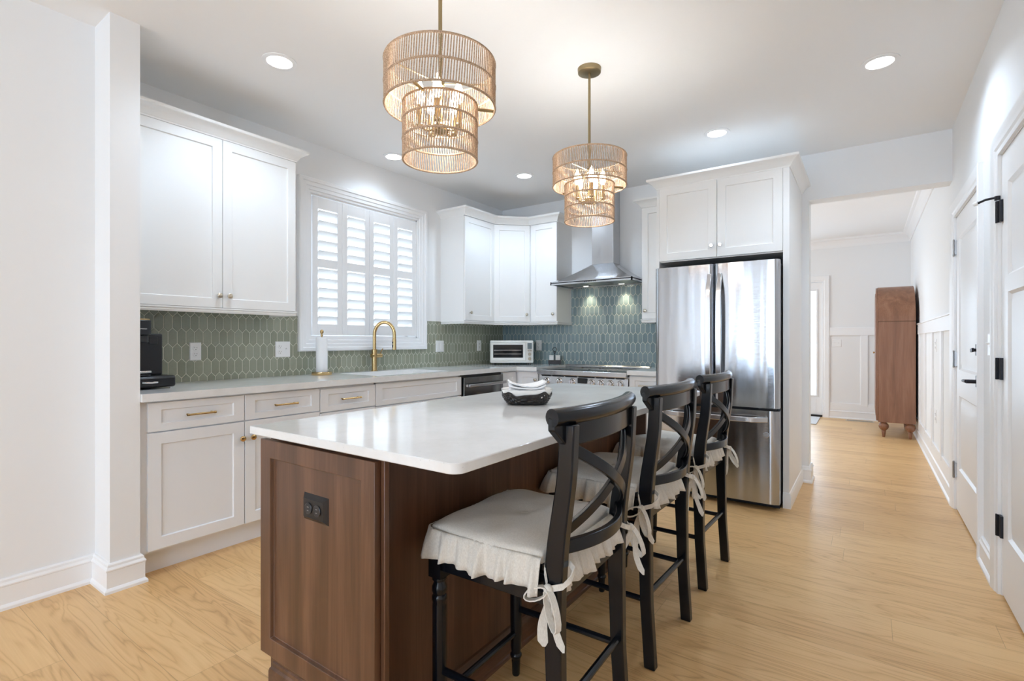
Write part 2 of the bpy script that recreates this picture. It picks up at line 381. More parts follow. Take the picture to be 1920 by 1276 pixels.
def tile_mat(name, axis, c_lo, c_hi, off=0.0, zoff=0.0):
    m, nt, b = newmat(name)
    tc = N(nt, 'ShaderNodeTexCoord'); sp = N(nt, 'ShaderNodeSeparateXYZ'); L(nt, tc.outputs['Object'], sp.inputs[0])
    x = mathn(nt, 'ADD', sp.outputs[axis], off + 100 * .0502); z = mathn(nt, 'ADD', sp.outputs[2], zoff)
    W = .0502; R = .096; a = W / 2; B = .061; k = .026 / a; ck = 1 / math.sqrt(1 + k * k)
    def lat(dx, dz):
        u = mathn(nt, 'DIVIDE', mathn(nt, 'ADD', x, dx), W); v = mathn(nt, 'DIVIDE', mathn(nt, 'ADD', z, dz), 2 * R)
        iu = mathn(nt, 'FLOOR', u); iv = mathn(nt, 'FLOOR', v)
        lx = mathn(nt, 'MULTIPLY', mathn(nt, 'ABSOLUTE', mathn(nt, 'SUBTRACT', mathn(nt, 'FRACT', u), .5)), W)
        lz = mathn(nt, 'MULTIPLY', mathn(nt, 'ABSOLUTE', mathn(nt, 'SUBTRACT', mathn(nt, 'FRACT', v), .5)), 2 * R)
        d1 = mathn(nt, 'SUBTRACT', a, lx)
        d2 = mathn(nt, 'MULTIPLY', mathn(nt, 'SUBTRACT', mathn(nt, 'SUBTRACT', B, mathn(nt, 'MULTIPLY', lx, k)), lz), ck)
        return mathn(nt, 'MINIMUM', d1, d2), mathn(nt, 'ADD', mathn(nt, 'MULTIPLY', iu, 7.13), mathn(nt, 'MULTIPLY', iv, 3.71))
    dA, iA = lat(0, 0); dB, iB = lat(W / 2, R)
    isA = mathn(nt, 'GREATER_THAN', dA, dB)
    d = mathn(nt, 'MAXIMUM', dA, dB)
    idn = mathn(nt, 'ADD', mathn(nt, 'MULTIPLY', isA, iA), mathn(nt, 'MULTIPLY', mathn(nt, 'SUBTRACT', 1, isA), mathn(nt, 'ADD', iB, 100.37)))
    wn = N(nt, 'ShaderNodeTexWhiteNoise', noise_dimensions='1D'); L(nt, idn, wn.inputs['W'])
    grout = mathn(nt, 'LESS_THAN', d, .0014)
    no = N(nt, 'ShaderNodeTexNoise'); no.inputs['Scale'].default_value = 28; no.inputs['Detail'].default_value = 2; no.inputs['Distortion'].default_value = 1.2; L(nt, tc.outputs['Object'], no.inputs['Vector'])
    fac = mathn(nt, 'ADD', mathn(nt, 'MULTIPLY', wn.outputs['Value'], .6), mathn(nt, 'MULTIPLY', no.outputs['Fac'], .4))
    mx = N(nt, 'ShaderNodeMix', data_type='RGBA'); L(nt, fac, mx.inputs[0]); mx.inputs[6].default_value = c_lo; mx.inputs[7].default_value = c_hi
    m2 = N(nt, 'ShaderNodeMix', data_type='RGBA'); L(nt, grout, m2.inputs[0]); L(nt, mx.outputs[2], m2.inputs[6]); m2.inputs[7].default_value = srgb(226, 223, 208)
    L(nt, m2.outputs[2], b.inputs['Base Color'])
    L(nt, mathn(nt, 'ADD', mathn(nt, 'MULTIPLY', grout, .7), .13), b.inputs['Roughness'])
    edge = N(nt, 'ShaderNodeMapRange', interpolation_type='SMOOTHSTEP'); edge.inputs['From Max'].default_value = .006; L(nt, d, edge.inputs['Value'])
    h = mathn(nt, 'ADD', mathn(nt, 'MULTIPLY', edge.outputs[0], .5), mathn(nt, 'MULTIPLY', no.outputs['Fac'], .55))
    h = mathn(nt, 'ADD', h, mathn(nt, 'MULTIPLY', mathn(nt, 'SUBTRACT', 1, grout), .3))
    bp = N(nt, 'ShaderNodeBump'); bp.inputs['Strength'].default_value = .85; bp.inputs['Distance'].default_value = .003
    L(nt, h, bp.inputs['Height']); L(nt, bp.outputs[0], b.inputs['Normal'])
    return m
TILE_L = tile_mat('picket_tile_warm_light_tint', 1, srgb(134, 139, 122), srgb(160, 163, 146), .0322, .0555)  # one tile on both walls; warm light tinted into this colour
TILE_B = tile_mat('picket_tile_daylight_tint', 0, srgb(116, 136, 141), srgb(148, 165, 167), -.0232, -.047)  # same tile as the left wall, cooler daylight put into its colour

def quartz():
    m, nt, b = newmat('white_quartz')
    no = N(nt, 'ShaderNodeTexNoise'); no.inputs['Scale'].default_value = 3; no.inputs['Detail'].default_value = 8; no.inputs['Roughness'].default_value = .7; L(nt, objco(nt), no.inputs['Vector'])
    vo = N(nt, 'ShaderNodeTexVoronoi'); vo.inputs['Scale'].default_value = 60; L(nt, objco(nt), vo.inputs['Vector'])
    sp = mathn(nt, 'LESS_THAN', vo.outputs['Distance'], .09)
    cr = N(nt, 'ShaderNodeValToRGB'); cr.color_ramp.elements[0].color = (.73, .725, .71, 1); cr.color_ramp.elements[1].color = (.82, .82, .815, 1); cr.color_ramp.elements[0].position = .35; cr.color_ramp.elements[1].position = .6
    L(nt, no.outputs['Fac'], cr.inputs[0])
    mx = N(nt, 'ShaderNodeMix', data_type='RGBA'); L(nt, mathn(nt, 'MULTIPLY', sp, .35), mx.inputs[0]); L(nt, cr.outputs[0], mx.inputs[6]); mx.inputs[7].default_value = (.5, .5, .5, 1)
    L(nt, mx.outputs[2], b.inputs['Base Color']); b.inputs['Roughness'].default_value = .09; b.inputs['Specular IOR Level'].default_value = .6
    return m
QUARTZ = quartz()

def linen():
    m, nt, b = newmat('natural_linen')
    co = objco(nt)
    wv = N(nt, 'ShaderNodeTexNoise'); wv.inputs['Scale'].default_value = 1; wv.inputs['Detail'].default_value = 2; L(nt, objco(nt, (900, 160, 160)), wv.inputs['Vector'])
    w2 = N(nt, 'ShaderNodeTexNoise'); w2.inputs['Scale'].default_value = 1; w2.inputs['Detail'].default_value = 2; L(nt, objco(nt, (160, 900, 160)), w2.inputs['Vector'])
    f = mathn(nt, 'ADD', wv.outputs['Fac'], w2.outputs['Fac'])
    cr = N(nt, 'ShaderNodeValToRGB'); cr.color_ramp.elements[0].position = .35; cr.color_ramp.elements[1].position = .65
    cr.color_ramp.elements[0].color = srgb(206, 200, 190); cr.color_ramp.elements[1].color = srgb(226, 221, 212)
    L(nt, mathn(nt, 'MULTIPLY', f, .5), cr.inputs[0]); L(nt, cr.outputs[0], b.inputs['Base Color'])
    b.inputs['Roughness'].default_value = .95; b.inputs['Sheen Weight'].default_value = .15; b.inputs['Specular IOR Level'].default_value = .2
    n3 = N(nt, 'ShaderNodeTexNoise'); n3.inputs['Scale'].default_value = 26; n3.inputs['Detail'].default_value = 3; L(nt, co, n3.inputs['Vector'])
    bp = N(nt, 'ShaderNodeBump'); bp.inputs['Strength'].default_value = .3; bp.inputs['Distance'].default_value = .004
    L(nt, mathn(nt, 'ADD', mathn(nt, 'MULTIPLY', f, .03), n3.outputs['Fac']), bp.inputs['Height']); L(nt, bp.outputs[0], b.inputs['Normal'])
    return m
LINEN = linen()
def rope():
    m, nt, b = newmat('natural_paper_rope')
    no = N(nt, 'ShaderNodeTexNoise'); no.inputs['Scale'].default_value = 320; no.inputs['Detail'].default_value = 2; L(nt, objco(nt), no.inputs['Vector'])
    cr = N(nt, 'ShaderNodeValToRGB'); cr.color_ramp.elements[0].position = .3; cr.color_ramp.elements[1].position = .7
    cr.color_ramp.elements[0].color = srgb(150, 122, 98); cr.color_ramp.elements[1].color = srgb(212, 188, 164)
    L(nt, no.outputs['Fac'], cr.inputs[0]); L(nt, cr.outputs[0], b.inputs['Base Color']); b.inputs['Roughness'].default_value = .9
    b.inputs['Specular IOR Level'].default_value = .1
    bp = N(nt, 'ShaderNodeBump'); bp.inputs['Strength'].default_value = .6; bp.inputs['Distance'].default_value = .002
    L(nt, no.outputs['Fac'], bp.inputs['Height']); L(nt, bp.outputs[0], b.inputs['Normal'])
    return m
ROPE = rope()
BASKETM = plain('dark_embossed_metal', (.045, .042, .042, 1), .3, metal=.7, bump=1.0, bscale=70, var=.5, vscale=60)
def glassm():
    m, nt, b = newmat('thin_window_glass')
    nt.nodes.remove(b)
    tr = N(nt, 'ShaderNodeBsdfTransparent'); tr.inputs[0].default_value = (.97, .98, .98, 1)
    gl = N(nt, 'ShaderNodeBsdfGlossy'); gl.inputs['Roughness'].default_value = .02
    lw = N(nt, 'ShaderNodeLayerWeight'); lw.inputs[0].default_value = .5
    fr = mathn(nt, 'ADD', mathn(nt, 'MULTIPLY', mathn(nt, 'POWER', lw.outputs['Facing'], 5), .5), .04)
    mx = N(nt, 'ShaderNodeMixShader'); L(nt, fr, mx.inputs[0]); L(nt, tr.outputs[0], mx.inputs[1]); L(nt, gl.outputs[0], mx.inputs[2])
    L(nt, mx.outputs[0], nt.nodes['Material Output'].inputs[0])
    return m
GLASS = glassm()
DISC = emit('recessed_light_diffuser', (1, .97, .92, 1), 7)
BULB = emit('candle_bulb_glow', (1, .84, .58, 1), 12)
HOODL = emit('hood_lamp_glow', (1, .93, .75, 1), 12)
LCD2 = plain('range_display', (.01, .012, .014, 1), .08, bump=.01)

# ------------------------------------------------------------------ room numbers
XL, YB, XR, ZC = -3.531, 4.828, .509, 2.711
XN = -3.094                      # near left wall
CX, CY0, CY1 = -2.892, .846, .966
XJ, YH = -.39, 4.992             # jamb, back of header wall
YF = 9.08                        # far hall wall
YR = -6.0                        # wall behind the camera
HX = -2.9                        # left wall of hall

MB().box(-4.2, 1.2, YR - .2, 9.4, -.12, 0).build('floor', FLOOR, kind='structure')
MB().box(-4.2, 1.2, YR - .2, 9.4, ZC, ZC + .15).build('ceiling', CEIL, kind='structure')

# kitchen window wall with its opening
WY0, WY1, WZ0, WZ1 = 2.295, 3.43, 1.2, 2.322
m = MB()
m.box(XL - .15, XL, CY1, WY0, 0, ZC); m.box(XL - .15, XL, WY1, YH, 0, ZC)
m.box(XL - .15, XL, WY0, WY1, 0, WZ0); m.box(XL - .15, XL, WY0, WY1, WZ1, ZC)
m.build('wall_left', WALL, kind='structure')
MB().box(XL - .15, CX, CY0, CY1, 0, ZC).build('wall_end', WALL, kind='structure')
# near left wall
m = MB()
m.box(XN - .15, XN, YR, CY0, 0, ZC)
m.build('wall_side', WALL, kind='structure')
MB().box(XL - .15, XJ, YB, YH, 0, ZC).build('wall_back', WALL, kind='structure')
MB().box(XJ, XR, YB, YH, 2.334, ZC).build('wall_header', WALL, kind='structure')
# right wall with two door openings and one for the added side window
D1a, D1b, D2a, D2b, DZ = 3.725, 4.655, 2.30, 3.21, 2.035
m = MB(); x0, x1 = XR, XR + .15
m.box(x0, x1, YR, -4.35, 0, ZC); m.box(x0, x1, -2.75, D2a, 0, ZC); m.box(x0, x1, -4.35, -2.75, 0, .5); m.box(x0, x1, -4.35, -2.75, 2.3, ZC); m.box(x0, x1, D2b, D1a, 0, ZC); m.box(x0, x1, D1b, YF + .15, 0, ZC)
m.box(x0, x1, D2a, D2b, DZ, ZC); m.box(x0, x1, D1a, D1b, DZ, ZC)
m.build('wall_right', WALL, kind='structure')
# rear wall with openings for two unseen windows, the narrow one made for the refrigerator streak
m = MB(); y0, y1 = YR - .15, YR
m.box(XN - .15, -2.65, y0, y1, 0, ZC); m.box(-2.32, -1.35, y0, y1, 0, ZC); m.box(-.05, XR + .15, y0, y1, 0, ZC)
for a, b_ in ((-2.65, -2.32), (-1.35, -.05)):
    m.box(a, b_, y0, y1, 0, .06 if a < -2 else .3); m.box(a, b_, y0, y1, 2.6 if a < -2 else 2.45, ZC)
m.build('wall_rear', WALL, kind='structure')
# hall walls
FX0, FX1, FZ = -1.5, -.555, 2.075
m = MB(); m.box(HX - .15, FX0, YF, YF + .15, 0, ZC); m.box(FX1, XR + .15, YF, YF + .15, 0, ZC); m.box(FX0, FX1, YF, YF + .15, FZ, ZC)
m.build('wall_far', WALL, kind='structure')
m = MB(); m.box(HX - .15, HX, YH, 5.7, 0, ZC); m.box(HX - .15, HX, 8.3, YF, 0, ZC); m.box(HX - .15, HX, 5.7, 8.3, 0, .7); m.box(HX - .15, HX, 5.7, 8.3, 2.3, ZC)
m.build('wall_hall', WALL, kind='structure')
MB().box(-12, 12, -14, 22, -.5, -.4).build('snowy_ground', SNOW, kind='structure')

# baseboards: (out, z)
def base_prof(h=.135):
    return [(0, 0), (.026, 0), (.026, .012), (.021, .02), (.016, .024), (.016, h - .035), (.02, h - .032), (.02, h - .026), (.013, h - .016), (.012, h - .006), (.007, h), (0, h)]
def baseboard(name, path): return MB().sweep(base_prof(), path).build(name, TRIM, kind='structure', angle=25)
baseboard('baseboard_left', [(XN, YR), (XN, CY0), (CX, CY0), (CX, CY1), (CX - .08, CY1)])
baseboard('baseboard_right_near', [(XR, 2.21), (XR, YR), (XN, YR)])
baseboard('baseboard_right_mid', [(XR, 3.635), (XR, 3.3)])
baseboard('baseboard_right_far', [(XR, 7.0), (XR, 4.745)][::1])
baseboard('baseboard_hall', [(-.465, YF), (XR, YF), (XR, 7.0)])
baseboard('baseboard_stub', [(-.44, YB), (XJ, YB), (XJ, YH), (HX, YH), (HX, YF), (-1.6, YF)])
# hall crown moulding
cp = [(0, 0), (.012, 0), (.014, .03), (.03, .06), (.06, .095), (.085, .105), (.09, .13), (0, .13)]
MB().sweep([(o, ZC - .13 + h) for o, h in cp], [(XJ, YH), (HX, YH), (HX, YF), (XR, YF), (XR, YH)]).build('trim_1', TRIM, kind='structure', angle=25)
# wainscot of the hall: rail, battens on right wall and far wall
m = MB()
m.box(XR - .018, XR, 4.745, YF - .018, 1.25, 1.37); m.box(XR - .026, XR, 4.745, YF - .02, 1.362, 1.375)
m.box(XR - .014, XR, 4.745, YF - .014, .13, .24)
for y in (5.40, 6.10, 6.82, 7.5, 8.2): m.box(XR - .016, XR, y - .045, y + .045, .2, 1.26)
m.build('trim_2', TRIM, kind='structure', bevel=.0015)
m = MB()
m.box(-.465, XR - .02, YF - .018, YF, 1.25, 1.37); m.box(-.465, XR - .02, YF - .014, YF, .13, .235); m.box(-.07, .015, YF - .016, YF, .2, 1.26)
m.box(-.465, -.455, YF - .016, YF, .2, 1.26)
m.build('trim_3', TRIM, kind='structure', bevel=.0015)

MB().box(-.462, -.442, YB - .0115, YB, 0, 2.39).build('trim_4', TRIM, kind='structure')
# casing profile (across, depth)
CAS = [(0, 0), (0, .012), (.01, .015), (.02, .014), (.03, .02), (.055, .022), (.068, .026), (.085, .026), (.09, .022), (.09, 0)]
# ------------------------------------------------------------------ window_1: kitchen window
win = thing('window_1', '', '', (XL, 2.86, WZ0), structure=True)
wc = [(0, 0), (0, .012), (.018, .014), (.022, .022), (.045, .024), (.05, .03), (.075, .033), (.08, .04), (.1, .04), (.108, .034), (.108, 0)]
# path runs so that 'out' (right of travel) points away from the opening
pth = [(WY0, WZ0), (WY0, WZ1), (WY1, WZ1), (WY1, WZ0)]
pth = [(WY0, WZ0), (WY1, WZ0), (WY1, WZ1), (WY0, WZ1)]
MB().sweep([(o, d) for o, d in wc], pth, lambda a, b, h: (XL + h, a, b), closed=True).build('casing', TRIM, win, angle=25)
m = MB(); t = .012
m.box(XL - .15, XL, WY0, WY0 + t, WZ0, WZ1); m.box(XL - .15, XL, WY1 - t, WY1, WZ0, WZ1); m.box(XL - .15, XL, WY0, WY1, WZ0, WZ0 + t); m.box(XL - .15, XL, WY0, WY1, WZ1 - t, WZ1)
m.build('jamb', TRIM, win)
m = MB(); g = XL - .115
for a, b_, c, d in ((WY0 + t, WY1 - t, WZ0 + t, WZ0 + .06), (WY0 + t, WY1 - t, WZ1 - .06, WZ1 - t), (WY0 + t, WY0 + .05, WZ0, WZ1), (WY1 - .05, WY1 - t, WZ0, WZ1)):
    m.box(g - .03, g, a, b_, c, d)
m.build('sash', TRIM, win, bevel=.003)
MB().box(g - .018, g - .012, WY0 + .05, WY1 - .05, WZ0 + .05, WZ1 - .05).build('pane', GLASS, win)
# four shutter panels
PN = ['leftmost', 'second from left', 'third from left', 'rightmost']
Y0s, Y1s = WY0 + t + .006, WY1 - t - .006
pw = (Y1s - Y0s) / 4
for i in range(4):
    a = Y0s + i * pw + .002; b_ = Y0s + (i + 1) * pw - .002
    sh = thing('shutter_panel', 'white plantation shutter panel in the kitchen window, %s of the four' % PN[i], 'shutter', (XL, (a + b_) / 2, WZ0 + .02), group='plantation shutters in the kitchen window')
    z0, z1 = WZ0 + t + .006, WZ1 - t - .006; sw = .046; xa, xb = XL - .02, XL + .008
    m = MB()
    m.box(xa, xb, a, a + sw, z0, z1); m.box(xa, xb, b_ - sw, b_, z0, z1)
    m.box(xa, xb, a + sw, b_ - sw, z0, 1.305); m.box(xa, xb, a + sw, b_ - sw, 2.212, z1); m.box(xa, xb, a + sw, b_ - sw, 1.752, 1.82)
    m.build('shutter_frame', TRIM, sh, bevel=.002)
    an = math.radians(39)
    for za, zb, nl in ((1.305, 1.752, 6), (1.82, 2.212, 5)):
        st = (zb - za) / nl
        for k in range(nl):
            zc = za + st * (k + .5) + .004
            prof = [(.034 * math.cos(q), .0048 * math.sin(q)) for q in [2 * PI * j / 12 for j in range(12)]]
            poly = [(XL - .006 + u * math.cos(an) - v * math.sin(an), zc + u * math.sin(an) + v * math.cos(an)) for u, v in prof]
            MB().prism(poly, a + sw + .002, b_ - sw - .002, 'y').build('louver', LOUV, sh, angle=50)
    if i in (0, 3):
        m = MB(); yh = a if i == 0 else b_
        for zz in (1.34, 2.1): MB().cyl((XL + .01, yh, zz), (XL + .01, yh, zz + .05), .005, n=8).build('hinge', TRIM, sh)
# rear windows (behind the camera; the narrow one shaped for the refrigerator streak)
for i, (a, b_) in enumerate(((-2.65, -2.32), (-1.35, -.05))):
    w_ = thing('window_%d' % (i + 2), '', '', (a, YR, .3), structure=True)  # window_2 is the narrow one, added for the refrigerator streak
    za, zb = (.06, 2.6) if i == 0 else (.3, 2.45)
    m = MB()
    m.box(a - .09, a, YR, YR + .02, max(0, za - .09), zb + .09); m.box(b_, b_ + .09, YR, YR + .02, max(0, za - .09), zb + .09); m.box(a, b_, YR, YR + .02, max(0, za - .09), za); m.box(a, b_, YR, YR + .02, zb, zb + .09)
    m.build('casing', TRIM, w_, bevel=.003)
    m = MB()
    m.box(a, a + .03, YR - .1, YR - .06, za, zb); m.box(b_ - .03, b_, YR - .1, YR - .06, za, zb); m.box(a, b_, YR - .1, YR - .06, za, za + .04); m.box(a, b_, YR - .1, YR - .06, zb - .04, zb)
    m.build('sash', TRIM, w_)
w_ = thing('window_4', '', '', (XR, -3.55, .5), structure=True)  # unseen window added to let in the side fill
m = MB(); m.box(XR - .02, XR, -4.44, -4.35, .41, 2.39); m.box(XR - .02, XR, -2.75, -2.66, .41, 2.39); m.box(XR - .02, XR, -4.35, -2.75, .41, .5); m.box(XR - .02, XR, -4.35, -2.75, 2.3, 2.39)
m.build('casing', TRIM, w_, bevel=.003)
m = MB(); m.box(XR + .06, XR + .1, -4.35, -4.3, .5, 2.3); m.box(XR + .06, XR + .1, -2.8, -2.75, .5, 2.3); m.box(XR + .06, XR + .1, -4.35, -2.75, .5, .55); m.box(XR + .06, XR + .1, -4.35, -2.75, 2.25, 2.3)
m.build('sash', TRIM, w_)

# ------------------------------------------------------------------ doors
def panel_door(m, w_, h_, pan, M, t=.035):
    """slab with raised panels; local x 0..w, z 0..h, front at y=-t"""
    zs = [0]
    mx = .115
    m.box(0, mx, -t, 0, 0, h_, M); m.box(w_ - mx, w_, -t, 0, 0, h_, M)
    last = 0
    for a, b_ in pan:
        m.box(mx, w_ - mx, -t, 0, last, a, M); last = b_
        q = [(mx, a), (w_ - mx, a), (w_ - mx, b_), (mx, b_)]
        rings = [(0, 0), (.012, .012), (.022, .012), (.05, .004)]
        v = []; f = []
        for ins, dep in rings:
            for (x, z), (sx_, sz) in zip(q, ((1, 1), (-1, 1), (-1, -1), (1, -1))): v.append((x + sx_ * ins, -t + dep, z + sz * ins))
        for r in range(len(rings) - 1):
            for k in range(4):
                j = (k + 1) % 4; f.append((r * 4 + k, r * 4 + j, r * 4 + 4 + j, r * 4 + 4 + k))
        n = len(rings) * 4; f.append((n - 4, n - 3, n - 2, n - 1))
        m.add(v, f, M)
    m.box(mx, w_ - mx, -t, 0, last, h_, M)
def door_unit(idx, ya, yb, pans, fx=XR):
    d = thing('door_%d' % idx, '', '', (XR, (ya + yb) / 2, 0), structure=True)
    # slab front flush with wall plane, facing -X; local x runs towards -Y
    M = TR(XR + .037, yb - .008, .012, -90)
    m = MB(); panel_door(m, yb - ya - .016, DZ - .022, pans, M); m.build('door_slab', TRIM, d)
    m = MB()
    m.box(XR, XR + .15, ya, ya + .006, 0, DZ); m.box(XR, XR + .15, yb - .006, yb, 0, DZ); m.box(XR, XR + .15, ya, yb, DZ - .006, DZ)
    m.build('door_jamb', TRIM, d)
    MB().sweep(CAS, [(yb, 0), (yb, DZ), (ya, DZ), (ya, 0)], lambda a, b, h: (XR - h, a, b)).build('casing', TRIM, d, angle=25)
    MB().box(XR + .06, XR + .15, ya, yb, 0, DZ).build('door_backing', TRIM, d)
    return d
# door 1 (lever and deadbolt)
d1 = door_unit(1, D1a, D1b, ((.29, .79), (.965, 1.86)))
for z in (.277, 1.046, 1.82):
    m = MB(); m.cyl((XR - .012, D1b + .002, z - .05), (XR - .012, D1b + .002, z + .05), .0075, n=10); m.box(XR - .008, XR + .003, D1b - .03, D1b + .02, z - .048, z + .048)
    m.sphere((XR - .012, D1b + .002, z + .054), .007, n=8, m=6); m.sphere((XR - .012, D1b + .002, z - .054), .007, n=8, m=6)
    m.build('hinge', PEWTER, d1)
m = MB(); yk = 3.80
m.box(XR - .007, XR + .002, yk - .032, yk + .032, .945 - .033, .945 + .033)
m.build('lever_plate', BLACKM, d1, bevel=.003)
m = MB(); m.cyl((XR - .006, yk, .945), (XR - .05, yk, .945), .011, n=14); m.tube([(XR - .048, yk, .945), (XR - .052, yk + .03, .945), (XR - .05, yk + .11, .942)], [.0105, .0095, .008], n=10)
m.build('lever_handle', BLACKM, d1)
m = MB(); m.box(XR - .008, XR + .002, yk - .032, yk + .032, 1.09, 1.154); m.cyl((XR - .006, yk, 1.122), (XR - .022, yk, 1.122), .009, n=12)
m.prism([(yk - .03, 1.112), (yk + .03, 1.108), (yk + .034, 1.128), (yk - .024, 1.134)], XR - .03, XR - .02, 'x')
m.build('deadbolt', BLACKM, d1, bevel=.002)
# door 2 (black hinges, hinge stop)
d2 = door_unit(2, D2a, D2b, ((.28, 1.38), (1.455, 1.87)))
for z in (.32, 1.045, 1.771):
    m = MB(); m.cyl((XR - .012, D2b + .003, z - .05), (XR - .012, D2b + .003, z + .05), .008, n=10); m.box(XR - .009, XR + .003, D2b - .036, D2b + .003, z - .05, z + .05)
    m.build('hinge', BLACKM, d2, bevel=.001)
m = MB(); m.cyl((XR - .012, D2b + .003, 1.826), (XR - .012, D2b + .003, 1.845), .011, n=10)
m.tube([(XR - .012, D2b + .003, 1.84), (XR - .05, D2b + .02, 1.838), (XR - .075, D2b + .04, 1.83)], .0055, n=8)
m.build('hinge_stop', BLACKM, d2)
MB().cyl((XR - .073, D2b + .038, 1.831), (XR - .087, D2b + .05, 1.827), .0095, n=12).build('stop_tip', PLATE, d2)
# door 3: glazed door at the end of the hall
d3 = thing('door_3', '', '', ((FX0 + FX1) / 2, YF, 0), structure=True)
ys, ye = YF + .01, YF + .05; gx0, gx1, gz0, gz1 = FX0 + .085, FX1 - .085, .335, 1.94
m = MB(); m.box(FX0 + .004, gx0, ys, ye, .03, FZ - .004); m.box(gx1, FX1 - .004, ys, ye, .03, FZ - .004); m.box(gx0, gx1, ys, ye, .03, gz0); m.box(gx0, gx1, ys, ye, gz1, FZ - .004)
m.build('door_slab', TRIM, d3, bevel=.002)
MB().sweep([(0, 0), (0, .012), (.01, .016), (.022, .014), (.026, 0)], [(gx0, gz0), (gx1, gz0), (gx1, gz1), (gx0, gz1)], lambda a, b, h: (a, ys - h, b), closed=True).build('glazing_bead', TRIM, d3, angle=25)
MB().box(gx0, gx1, ys + .015, ys + .021, gz0, gz1).build('pane', GLASS, d3)
MB().box(FX0, FX1, YF - .005, YF + .12, 0, .03).build('threshold', DARK, d3)
MB().sweep(CAS, [(FX0, 0), (FX0, FZ), (FX1, FZ), (FX1, 0)][::-1], lambda a, b, h: (a, YF - h, b)).build('casing', TRIM, d3, angle=25)

# ------------------------------------------------------------------ backsplash
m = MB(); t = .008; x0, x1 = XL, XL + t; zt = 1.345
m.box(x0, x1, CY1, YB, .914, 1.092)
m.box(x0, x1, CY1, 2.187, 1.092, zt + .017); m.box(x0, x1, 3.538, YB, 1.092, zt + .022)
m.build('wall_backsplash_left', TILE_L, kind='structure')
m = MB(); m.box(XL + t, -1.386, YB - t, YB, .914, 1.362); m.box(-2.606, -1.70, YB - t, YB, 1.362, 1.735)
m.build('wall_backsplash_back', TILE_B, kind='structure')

# ------------------------------------------------------------------ cabinets
XD, XB = -2.904, -2.924     # base door face, body face on the window side
YD, YBB = 4.201, 4.221      # base door face, body face on the stove side
XU, YU = -3.208, 4.505      # upper door faces
def knob(p, d, parent, mat=NICKEL, r=.0155):
    M = Matrix.Translation(p) @ Vector((0, 0, 1)).rotation_difference(Vector(d)).to_matrix().to_4x4()
    MB().lathe([(.006, 0), (.006, .012), (.009, .015), (r, .018), (r, .025), (r * .8, .0275)], n=16, M=M).build('knob', mat, parent, angle=40)
def pull(p0, p1, d, parent, mat=BRASS, st=.03, r=.0055):
    p0, p1, d = Vector(p0), Vector(p1), Vector(d); ax = (p1 - p0).normalized()
    m = MB(); m.cyl(p0 + d * st, p1 + d * st, r, n=10)
    for q in (p0 + ax * .012, p1 - ax * .012): m.cyl(q, q + d * st, r * .95, n=10)
    for q, s_ in ((p0, 1), (p1, -1)): m.cyl(q + d * st, q + d * st + ax * s_ * .01, r * 1.25, n=10)
    m.build('pull_handle', mat, parent)
CR = [(0, 0), (.006, 0), (.008, .008), (.014, .014), (.026, .034), (.046, .05), (.062, .056), (.065, .06), (.065, .075), (0, .075)]
def crown(parent, path, z=2.398, name='crown_molding'):
    return MB().sweep([(o, z + h) for o, h in CR], path).build(name, CAB, parent, angle=28)
RAIL = [(-.012, 0), (.004, 0), (.008, .01), (.004, .016), (.012, .022), (.012, .03), (-.012, .03)]
def lightrail(parent, path, z=1.342):
    return MB().sweep([(o, z + h) for o, h in RAIL], path).build('light_rail', CAB, parent, angle=28)
def lowbody(m, x0, x1, y0, y1): m.box(x0, x1, y0, y1, .115, .874)

# left upper cabinet
u1 = thing('upper_cabinet', 'white two-door upper cabinet left of the kitchen window', 'cabinet', (XL, 1.48, 1.37))
ya, yb, ym = 1.008, 1.978, 1.498
MB().box(XL, XU - .02, ya, yb, 1.37, 2.402).build('cabinet_body', CAB, u1)
for a, b_, ky in ((ya, ym - .0015, 1.474), (ym + .0015, yb, 1.533)):
    d = MB().door(b_ - a, 1.022, TR(XU - .02, a, 1.374, 90), fw=.055).build('cabinet_door', CAB, u1, bevel=.0012)
    knob((XU, ky, 1.447), (1, 0, 0), d)
crown(u1, [(XU - .004, ya), (XU - .004, yb), (XL, yb)][::1])
lightrail(u1, [(XU - .01, ya), (XU - .01, yb), (XL, yb)])

# corner upper cabinets: left, diagonal, right
cya, cyb = 3.765, 4.245; cxa, cxb = -2.945, -2.606
u2 = thing('upper_cabinet', 'white single-door upper cabinet just right of the kitchen window', 'cabinet', (XL, 4.0, 1.37))
MB().box(XL, XU - .02, cya, cyb, 1.37, 2.402).build('cabinet_body', CAB, u2)
d = MB().door(cyb - cya - .006, 1.022, TR(XU - .02, cya + .002, 1.374, 90), fw=.055).build('cabinet_door', CAB, u2, bevel=.0012)
knob((XU, cya + .075, 1.452), (1, 0, 0), d)
u3 = thing('upper_cabinet', 'diagonal white corner upper cabinet above the toaster oven', 'cabinet', (-3.2, 4.5, 1.37))
MB().prism([(XL + .014, cyb + .001), (XU - .02, cyb + .001), (cxa - .001, YU + .02), (cxa - .001, YB - .014), (XL + .014, YB - .014)], 1.37, 2.402, 'z').build('cabinet_body', CAB, u3)
p0 = Vector((XU - .02, cyb)); p1 = Vector((cxa, YU + .02)); ln = (p1 - p0).length; an = math.degrees(math.atan2(p1.y - p0.y, p1.x - p0.x))
Md = TR(p0.x, p0.y, 1.374, an)
d = MB().door(ln - .016, 1.022, Md @ Matrix.Translation((.008, 0, 0)), fw=.055).build('cabinet_door', CAB, u3, bevel=.0012)
kp = Md @ Vector((ln - .045, -.02, .078)); kd = (Md.to_3x3() @ Vector((0, -1, 0)))
knob(kp, kd, d)
u4 = thing('upper_cabinet', 'narrow white upper cabinet immediately left of the range hood', 'cabinet', (-2.77, YB, 1.37))
MB().box(cxa, cxb, YU + .02, YB, 1.37, 2.402).build('cabinet_body', CAB, u4)
